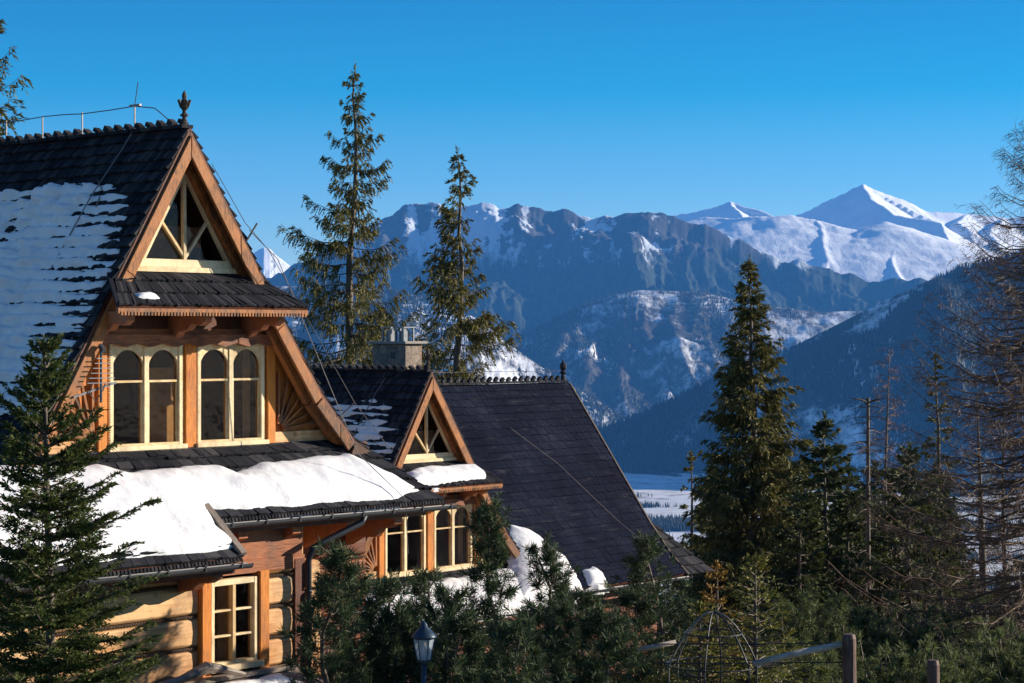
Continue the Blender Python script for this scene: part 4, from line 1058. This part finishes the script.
# right hand group
loc, H = stand(750, 75, 257)
conifer('spruce_tree', loc, H, 3.7, 14, zlow=.06, whorls=80, per=8, shape=.95, rise=-.02, droop=.32, tip=.24, hang=.7, tw=.62, dens=18, leaf=.18, lw=.045, lpt=10, gap=.06,
        mat='spruce_olive', label='big full olive green spruce, tallest of the conifers right of the dark roof', group='conifers on the right', irregular=.25)
for px, D, top, Rr, m, zl, lab in [
    (826, 70, 414, 2.0, 'spruce_dark', .05, 'dark green fir with pointed top just right of the big full spruce'),
    (907, 62, 444, 1.9, 'spruce_dark', .04, 'broad dark fir between the dead snag and the larches, its top below the ridge line'),
    (690, 78, 452, 1.0, 'spruce_olive', .25, 'slim ragged young spruce between the dark roof corner and the big full spruce'),
    (782, 90, 470, 2.0, 'spruce_dark', .05, 'shadowy fir half hidden by the right side of the big full spruce'),
    (858, 84, 500, 2.0, 'spruce_dark', .05, 'shadowy fir filling the gap left of the dead snag'),
    (937, 80, 352, 1.25, 'spruce_olive', .22, 'thin open spruce in front of the pale pinkish larch, left of the arching larch'),
    (962, 74, 560, 1.5, 'spruce_dark', .05, 'low dark fir under the arching larch branches'),
    (1014, 66, 560, 1.6, 'spruce_olive', .05, 'small olive spruce at the right edge of the photo'),
    (800, 66, 488, 2.0, 'spruce_dark', .03, 'low wide fir between the big full spruce and the pointed dark fir'),
    (848, 68, 488, 2.0, 'spruce_dark', .03, 'low wide fir at the foot of the dead snag'),
    (890, 72, 505, 2.1, 'spruce_dark', .03, 'fir overlapping the left flank of the broad dark fir'),
    (940, 68, 505, 2.0, 'spruce_dark', .03, 'low wide fir between the broad dark fir and the slender larch'),
    (725, 88, 500, 1.8, 'spruce_dark', .05, 'dark fir whose tip shows left of the big full spruce')]:
    loc, H = stand(px, D, top)
    slim = zl > .1
    conifer('fir_tree' if m == 'spruce_dark' else 'spruce_tree', loc, H, Rr*(1 if slim else 1.5), int(px), zlow=zl, whorls=int(H/(.30 if not slim else .42)), per=4 if slim else 8, shape=.8, rise=.0, droop=.25, tip=.25,
            hang=.45, tw=.50, dens=16 if slim else 22, leaf=.16, lw=.052, lpt=9, gap=.25 if slim else .05, mat=m, label=lab, group='conifers on the right', irregular=.3)
# dead snag
def snag(px, D, top, label):
    loc, H = stand(px, D, top); rs = np.random.RandomState(5)
    root = empty('dead_tree', loc); tag(root, label, 'dead tree')
    zz_ = np.linspace(0, H, 12); V, Q = tubes_np([np.column_stack([zz_*0, zz_*0, zz_])], [.12*(1-zz_/H*.6)], 8); quads('trunk', V, Q, M['bark'], root, True)
    ps = []; rr = []
    for k in range(80):
        z = H*rs.uniform(.35, 1); az = rs.uniform(0, 6.28); L = rs.uniform(.3, 1.1); u = np.linspace(0, 1, 4)
        ps.append(np.column_stack([L*u*math.cos(az), L*u*math.sin(az), z+L*(.15*u-.35*u*u)])); rr.append(.018*(1-u*.8))
    for k in range(5):
        az = k*1.3; u = np.linspace(0, 1, 4); ps.append(np.column_stack([.6*u*math.cos(az), .6*u*math.sin(az), H-.15+.25*u-.1*u*u])); rr.append(.025*(1-u*.7))
    V, Q = tubes_np(ps, rr, 4); quads('branches', V, Q, M['bark'], root)
snag(868, 64, 398, 'bare dead trunk with short broken branches, left of the broad dark fir')

# larches without needles
def larch(px, D, top, Rr, seed, mat, label, rise=-.05, arc=.35, nb=130, zlow=.1, tw=.5, dens=16, bias=None, wl=.012):
    loc, H = stand(px, D, top); rs = np.random.RandomState(seed)
    root = empty('larch_tree', loc); tag(root, label, 'larch', 'leafless larches on the right')
    zz_ = np.linspace(0, H, 14); V, Q = tubes_np([np.column_stack([.1*np.sin(zz_*.4), zz_*0, zz_])], [.20*(1-zz_/H)+.012], 8); quads('trunk', V, Q, M['bark'], root, True)
    ps = []; rr = []; LB = []; LD = []; LL = []; LW = []
    for k in range(nb):
        t = (k+rs.rand())/nb; z = H*(zlow+(1-zlow)*t); az = rs.uniform(0, 6.28); L = Rr*(1-t)**.75*rs.uniform(.55, 1.1)+.25
        if bias is not None: L *= 1+bias[1]*math.cos(az-bias[0])
        u = np.linspace(0, 1, 9); dz = L*(rise*u-arc*.9*u**1.3*(1.1-t)+arc*1.35*u**3)
        P = np.column_stack([L*u*math.cos(az), L*u*math.sin(az), z+dz]); P[1:] += rs.normal(size=(8, 3))*.015*L
        ps.append(P); rr.append((.008+.006*L)*(1-u*.85)+.002)
        m = int(L*dens); uu = rs.uniform(.12, 1, m); B = np.stack([np.interp(uu, u, P[:, c]) for c in range(3)], 1)
        D_ = np.stack([math.cos(az)+rs.normal(size=m)*.55, math.sin(az)+rs.normal(size=m)*.55, rs.normal(size=m)*.35-.35], 1)
        l = tw*rs.uniform(.4, 1.2, m)*(1-.3*uu); D_ /= np.linalg.norm(D_, axis=1, keepdims=True)
        LB.append(B); LD.append(D_); LL.append(l); LW.append(np.full(m, wl))
        for q in range(4):                       # fine side twigs
            f = rs.uniform(.1, 1, m); LB.append(B+D_*(l*f)[:, None]); LD.append(D_*.6+rs.normal(size=D_.shape)*.6-np.array([0, 0, .35])); LL.append(l*.45*rs.uniform(.5, 1.2, m)); LW.append(np.full(m, wl*.75))
    V, Q = tubes_np(ps, rr, 4); quads('branches', V, Q, M['larch'] if mat == 'larch' else M[mat], root)
    put_leaves('twigs', leaf_quads(np.concatenate(LB), np.concatenate(LD), np.concatenate(LL), np.concatenate(LW), rs), M[mat], root)
larch(1046, 46, 120, 3.7, 31, 'larch', 'large leafless larch at the right edge with long arching brown branches', nb=400, tw=.5, dens=22, zlow=.24, bias=(math.pi, .25))
larch(887, 105, 348, 2.4, 32, 'larch_pink', 'pale pinkish leafless larch standing behind the dead snag', nb=170, tw=.5, dens=16, arc=.2, wl=.018)
larch(980, 58, 392, 2.0, 33, 'larch', 'slender leafless larch with a straight dark trunk, left of the large arching larch', nb=120, tw=.4, dens=14, arc=.25)
larch(1005, 95, 380, 2.8, 34, 'larch_pink', 'distant tan larch seen through the arching branches at right', nb=150, tw=.5, dens=16, arc=.2, wl=.018)

# small spruces in front
loc, H = stand(718, 40, 566)
loc, H = stand(719, 32.5, 562)
conifer('young_spruce', loc, H, .62, 41, zlow=.55, whorls=16, per=5, shape=.9, rise=.35, droop=.2, tip=.1, hang=.1, tw=.22, dens=16, leaf=.07, lw=.022, lpt=5, mat='golden', label='golden yellow tip of a young spruce behind the metal hoops', cat='young spruce', irregular=.15)
loc, H = stand(755, 31.5, 556)
conifer('young_spruce', loc, H, 1.25, 42, zlow=.35, whorls=26, per=6, shape=.85, rise=.30, droop=.25, tip=.1, hang=.15, tw=.25, dens=14, leaf=.07, lw=.022, lpt=5, mat='lime', label='yellow green young spruce with a long bare leader, right of the golden tip', cat='young spruce', irregular=.2)
loc, H = stand(698, 31, 604)
conifer('young_spruce', loc, H, 1.3, 43, zlow=.2, whorls=24, per=6, shape=.7, rise=.25, droop=.3, tip=.1, hang=.2, tw=.3, dens=13, leaf=.08, lw=.025, lpt=5, mat='lime', label='bushy young spruce under the left foot of the metal hoops', cat='young spruce', irregular=.2)
# foreground fir at the left edge
loc, H = stand(43, 20.5, 338)
conifer('fir_tree', loc, H, 1.34, 51, zlow=.02, whorls=60, per=9, shape=.66, rise=.40, droop=.44, tip=.20, hang=.14, tw=.30, dens=34, leaf=.055, lw=.017, lpt=13, gap=.04,
        mat='fir_near', label='dark dense fir in the left foreground overlapping the snowy roof', cat='tree', irregular=.28, trunk_r=.07, bias=(0, .12))
loc, H = stand(-62, 22, 500)
conifer('fir_tree', loc, H, 1.5, 52, zlow=.02, whorls=36, per=8, shape=.6, rise=.35, droop=.4, tip=.2, hang=.12, tw=.28, dens=28, leaf=.065, lw=.022, lpt=9, mat='spruce_dark',
        label='second dark fir cut by the bottom left corner, left of the dense foreground fir', cat='tree', irregular=.25)

# pines with tufts of long needles
def pine(name, loc, H, Rr, seed, nb=60, mat='pine', label='', group=None, cat='pine', tuft=.13, nn=26, zlow=.12, bush=False, lw=.010, sub=5):
    rs = np.random.RandomState(seed); root = empty(name, loc); tag(root, label, cat, group)
    ps = []; rr = []; B = []; D = []
    if not bush:
        zz_ = np.linspace(0, H*.97, 10); ps.append(np.column_stack([fbm(zz_*.7+seed, zz_*0, 3)*.05*H, fbm(zz_*.7+seed+9, zz_*0, 3)*.05*H, zz_])); rr.append((.028*H**.5)*(1-zz_/H)+.012)
        V, Q = tubes_np(ps, rr, 8); quads('trunk', V, Q, M['bark'], root, True); top = ps[0][-1]
        B.append(top[None]); D.append(np.array([[0, 0, 1.]])); ps = []; rr = []
    for k in range(nb):
        t = (k+rs.rand())/nb; az = rs.uniform(0, 6.28)
        if bush:
            z = H*.05; L = H*rs.uniform(.75, 1.15); el = rs.uniform(.45, 1.45); u = np.linspace(0, 1, 6)
            P = np.column_stack([L*u*math.cos(el)*math.cos(az)*Rr/H*1.4+rs.normal()*.3*Rr, L*u*math.cos(el)*math.sin(az)*Rr/H*1.4+rs.normal()*.3*Rr, z+L*math.sin(el)*u**1.1*.9])
        else:
            z = H*(zlow+(1-zlow)*t); L = Rr*((1-t)**.85)*rs.uniform(.6, 1.15)+.10; u = np.linspace(0, 1, 6)
            P = np.column_stack([L*u*math.cos(az), L*u*math.sin(az), z+L*(.05*u+.40*u**2.2)])
            P[:, :2] += np.array([np.interp(z, zz_, fbm(zz_*.7+seed, zz_*0, 3)*.05*H), np.interp(z, zz_, fbm(zz_*.7+seed+9, zz_*0, 3)*.05*H)])
        P[1:] += rs.normal(size=(5, 3))*.02*L; ps.append(P); rr.append((.006+.008*L)*(1-u*.7))
        m = max(2, int(L*sub)); 
        for q in range(m):
            f = rs.uniform(.25, 1) if q else 1.0
            p = np.array([np.interp(f, u, P[:, c]) for c in range(3)])
            d = np.array([math.cos(az)*.5+rs.normal()*.5, math.sin(az)*.5+rs.normal()*.5, .75+rs.normal()*.2]); l = rs.uniform(.08, .30)*(.5 if not q else 1)
            if q:
                w_ = np.linspace(0, 1, 3)[:, None]; ps.append(p+d*l*w_); rr.append(np.array([.007, .005, .004])); 
            B.append((p+d*l)[None]); D.append(d[None]); B.append((p+d*l*.5)[None]); D.append(d[None])
    V, Q = tubes_np(ps, rr, 4); quads('branches', V, Q, M['bark'], root)
    B = np.concatenate(B); D = np.concatenate(D); D /= np.linalg.norm(D, axis=1, keepdims=True)
    Bn = np.repeat(B, nn, 0); Dn = np.repeat(D, nn, 0); N = len(Bn)
    Bn = Bn-Dn*rs.uniform(0, .10, N)[:, None]; Dn = Dn*.55+rs.normal(size=Dn.shape)*.50
    put_leaves('needles', leaf_quads(Bn, Dn, tuft*rs.uniform(.7, 1.2, N), np.full(N, lw), rs), M[mat], root)
for i, (px, D, top, H_, Rr, lab) in enumerate([
    (330, 26, 556, 0, .62, 'young pine leaning across the log wall beside the downpipe'),
    (378, 27, 588, 0, .75, 'low dark pine just left of the street lamp'),
    (352, 28, 585, 0, .60, 'bushy pine between the downpipe and the street lamp'),
    (500, 29, 510, 0, .52, 'tall dark pine whose top stands against the right end of the farther gable'),
    (455, 27, 600, 0, .80, 'bushy dark pine directly right of the street lamp'),
    (545, 30, 552, 0, .58, 'dark pine in front of the slid snow heap at the broad roof'),
    (590, 31, 600, 0, .95, 'dark pine below the small snow heap at the eave'),
    (420, 31, 580, 0, .70, 'pine behind the street lamp in front of the snowy skirt roof'),
    (520, 25, 630, 0, .80, 'low pine at the bottom centre of the photo'),
    (660, 34, 544, 0, 1.15, 'broad sunlit pine left of the metal hoops, covering the corner of the dark roof'),
    (470, 26, 622, 0, .85, 'low pine at the bottom edge just right of the lamp pole'),
    (560, 27, 612, 0, .90, 'low wide pine hiding the log wall under the broad roof'),
    (612, 27, 622, 0, .90, 'low wide pine left of the short pale rail'),
    (395, 26.5, 618, 0, .80, 'low pine at the bottom edge just left of the lamp pole'),
    (628, 32, 600, 0, .9, 'pine between the dark pines and the broad sunlit pine')]):
    loc, H = stand(px, D, top)
    pine('pine_tree', loc, H, Rr*1.0, 60+i, nb=int(46+H*15), label=lab, group='pines in front of the houses', mat='pine', nn=32, tuft=.14, lw=.012)
for i, (px, D, top, Rr, lab) in enumerate([
    (800, 42, 606, 1.3, 'dwarf pine bush left of the thick log post'),
    (870, 45, 604, 1.4, 'dwarf pine bush behind and right of the thick log post'),
    (830, 50, 612, 1.6, 'dwarf pine bush filling the gap below the dark fir'),
    (925, 44, 626, 1.4, 'dwarf pine bush above the short log post'),
    (975, 46, 632, 1.5, 'dwarf pine bush right of the short log post'),
    (1020, 40, 640, 1.4, 'dwarf pine bush in the bottom right corner'),
    (780, 36, 648, 1.2, 'low dwarf pine bush below the sloping rail'),
    (905, 38, 655, 1.3, 'lowest dwarf pine bush between the two log posts'),
    
    (960, 52, 612, 1.7, 'rear dwarf pine bush under the larches')]):
    loc, H = stand(px, D, top)
    pine('dwarf_pine', loc, H, Rr, 90+i, nb=110, mat='dwarf', label=lab, group='dwarf pines on the slope', cat='dwarf pine', bush=True, nn=24, tuft=.17, lw=.019, sub=4)

# ------------------------------------------------------------------ street lamp, log rail, metal hoops
LS = .82; loc, H = stand(424, 25, 622); t_ = empty('street_lamp', loc); tag(t_, 'lantern street lamp with blue metal hood among the dark pines', 'street lamp')
zt_ = H/LS; t_.scale = (LS, LS, LS)
mb = MB(); mb.lathe([(.07,0),(.07,.25),(.045,.32),(.04,zt_-.62)], (0,0,0), 12); mb.build('pole', M['lamp_blue'], t_, smooth=True)
mb = MB(); mb.lathe([(.03,zt_-.62),(.09,zt_-.58),(.10,zt_-.545)], (0,0,0), 8); mb.build('collar', M['lamp_blue'], t_)
mb = MB(); mb.lathe([(.095,zt_-.545),(.155,zt_-.24)], (0,0,0), 6); mb.build('lantern_glass', M['lamp_glass'], t_)
mb = MB()
for k in range(6):
    a = k*math.pi/3; mb.bar((.098*math.cos(a), .098*math.sin(a), zt_-.545), (.158*math.cos(a), .158*math.sin(a), zt_-.24), .014, .014)
mb.lathe([(.162,zt_-.245),(.164,zt_-.225)], (0,0,0), 6)
mb.build('lantern_frame', M['lamp_blue'], t_)
mb = MB(); mb.lathe([(.19,zt_-.224),(.185,zt_-.20),(.12,zt_-.13),(.06,zt_-.075),(.045,zt_-.03),(.02,zt_),(.0,zt_+.03)], (0,0,0), 12); mb.build('hood', M['lamp_blue'], t_, smooth=True)
mb = MB(); mb.lathe([(.035,zt_-.50),(.04,zt_-.40),(.03,zt_-.30)], (0,0,0), 8); mb.build('bulb', M['curtain'], t_, smooth=True)

def post(px, D, top, r, label):
    X = (px-512)/F*D; zg = float(ground_z(X, D)); z = CAMZ-(top-HZ)/F*D; o = MB(); H = z-zg
    n = 14; o.tube([(X, D, zg-.2), (X+.01, D, zg+H*.5), (X, D, z-.06), (X, D, z)], [r*1.05, r, r*.98, r*.80], n)
    ob = o.build('log_post', M['post'], None, smooth=False); tag(ob, label, 'log post', 'log posts at bottom right'); return (X, D, z)
pa = post(849, 28, 634, .095, 'thick rounded log post carrying the right end of the sloping rail')
pb = post(933, 28, 660, .085, 'short log post at the bottom edge, right of the thick one')
pc = at(753, 664, 27.6)
mb = MB(); mb.tube([(pa[0]-.10, 28, pa[2]-.14), ((pa[0]+pc[0])/2, 27.85, (pa[2]-.14+pc[2])/2+.015), pc], [.042, .045, .04], 9)
tag(mb.build('log_rail', M['grey_rail'], None, smooth=True), 'peeled grey rail sloping down leftwards from the thick log post', 'rail', 'peeled rails')
a_ = at(628, 652, 29.5); b_ = at(676, 642, 29.5)
mb = MB(); mb.tube([a_, b_], [.035, .035], 9); tag(mb.build('log_rail', M['grey_rail'], None, smooth=True), 'short pale rail poking out left of the metal hoops', 'rail', 'peeled rails')
# metal hoops: gazebo skeleton
g_ = at(713, 612, 28); gx, gy, gtop = g_; gz = float(ground_z(gx, gy))
t_ = empty('gazebo_frame', (gx, gy, gz)); tag(t_, 'dark metal gazebo skeleton of crossing hoops and thin rings', 'gazebo frame')
ht_ = gtop-gz; Rg = .62; eave = ht_-.70
for k in range(6):
    a = k*math.pi/3+.25; mb = MB()
    pts = [(Rg*math.cos(a), Rg*math.sin(a), 0), (Rg*math.cos(a), Rg*math.sin(a), eave)]
    for q in range(1, 9):
        u = q/8; pts.append((Rg*math.cos(a)*(1-u), Rg*math.sin(a)*(1-u), eave+.70*math.sin(u*math.pi/2)**.9))
    mb.tube(pts, .012, 6); mb.build('hoop', M['pale_pipe'] if k in (2, 3) else M['dark_metal'], t_, smooth=True)
for py_, n_ in ((644, 0), (663, 1)):
    zw = CAMZ-(py_-HZ)/F*28-gz; mb = MB(); mb.tube([(-.80, -.02*n_, zw), (0, .03, zw-.01), (1.72, 0, zw+.01)], .008, 5); mb.build('tie_wire', M['dark_metal'], t_)
for zr_, rr_ in ((eave, Rg+.01), (eave-.36, Rg+.01), (eave+.42, Rg*.62)):
    mb = MB(); mb.tube([(rr_*math.cos(q*math.pi/12), rr_*math.sin(q*math.pi/12), zr_) for q in range(25)], .010, 5, cap=False); mb.build('ring', M['dark_metal'], t_)

# the crowd of firs farther down the slope
proto = []
for k, (h_, r_) in enumerate([(13, 2.1), (16, 2.3), (11, 2.0)]):
    o = conifer('fir_tree', (0, 0, -5000), h_, r_, 200+k, zlow=.05, whorls=30, per=7, shape=.8, rise=.0, droop=.3, tip=.2, hang=.5, tw=.7, dens=13, leaf=.32, lw=.12, lpt=7, gap=.08, mat='spruce_dark',
                label='x', group='firs crowding the slope behind the nearer conifers', irregular=.25)
    proto.append((o, h_))
rs = random.Random(12); used = set()
crowd = []
for (x0, x1, d0, d1, t0, t1, n, lab) in [
    (640, 735, 120, 260, 556, 600, 9, 'dark fir low on the slope between the dark roof corner and the big full spruce'),
    (765, 850, 100, 190, 450, 520, 14, 'dark fir in the crowd between the big full spruce and the dead snag'),
    (850, 950, 100, 190, 462, 535, 17, 'dark fir in the crowd behind the dead snag and the broad dark fir'),
    (950, 1040, 100, 200, 565, 615, 8, 'dark fir low in the crowd behind the arching larch'),
    (700, 790, 95, 150, 470, 540, 6, 'dark fir in the crowd right behind the big full spruce')]:
    for i in range(n):
        px = x0+(x1-x0)*(i+rs.random())/n; D = rs.uniform(d0, d1); top = rs.uniform(t0, t1)
        loc, H = stand(px, D, top); k = rs.randrange(3); src, h_ = proto[k]
        if k not in used: o = src; used.add(k); ch = []
        else:
            o = src.copy(); COL.objects.link(o)
            for c in src.children:
                d = c.copy(); COL.objects.link(d); d.parent = o
        s_ = H/h_; o.location = loc; o.scale = (s_*rs.uniform(1.0, 1.5),)*2+(s_,); o.rotation_euler = (0, 0, rs.uniform(0, 6.28))
        o['label'] = lab; crowd.append(o)
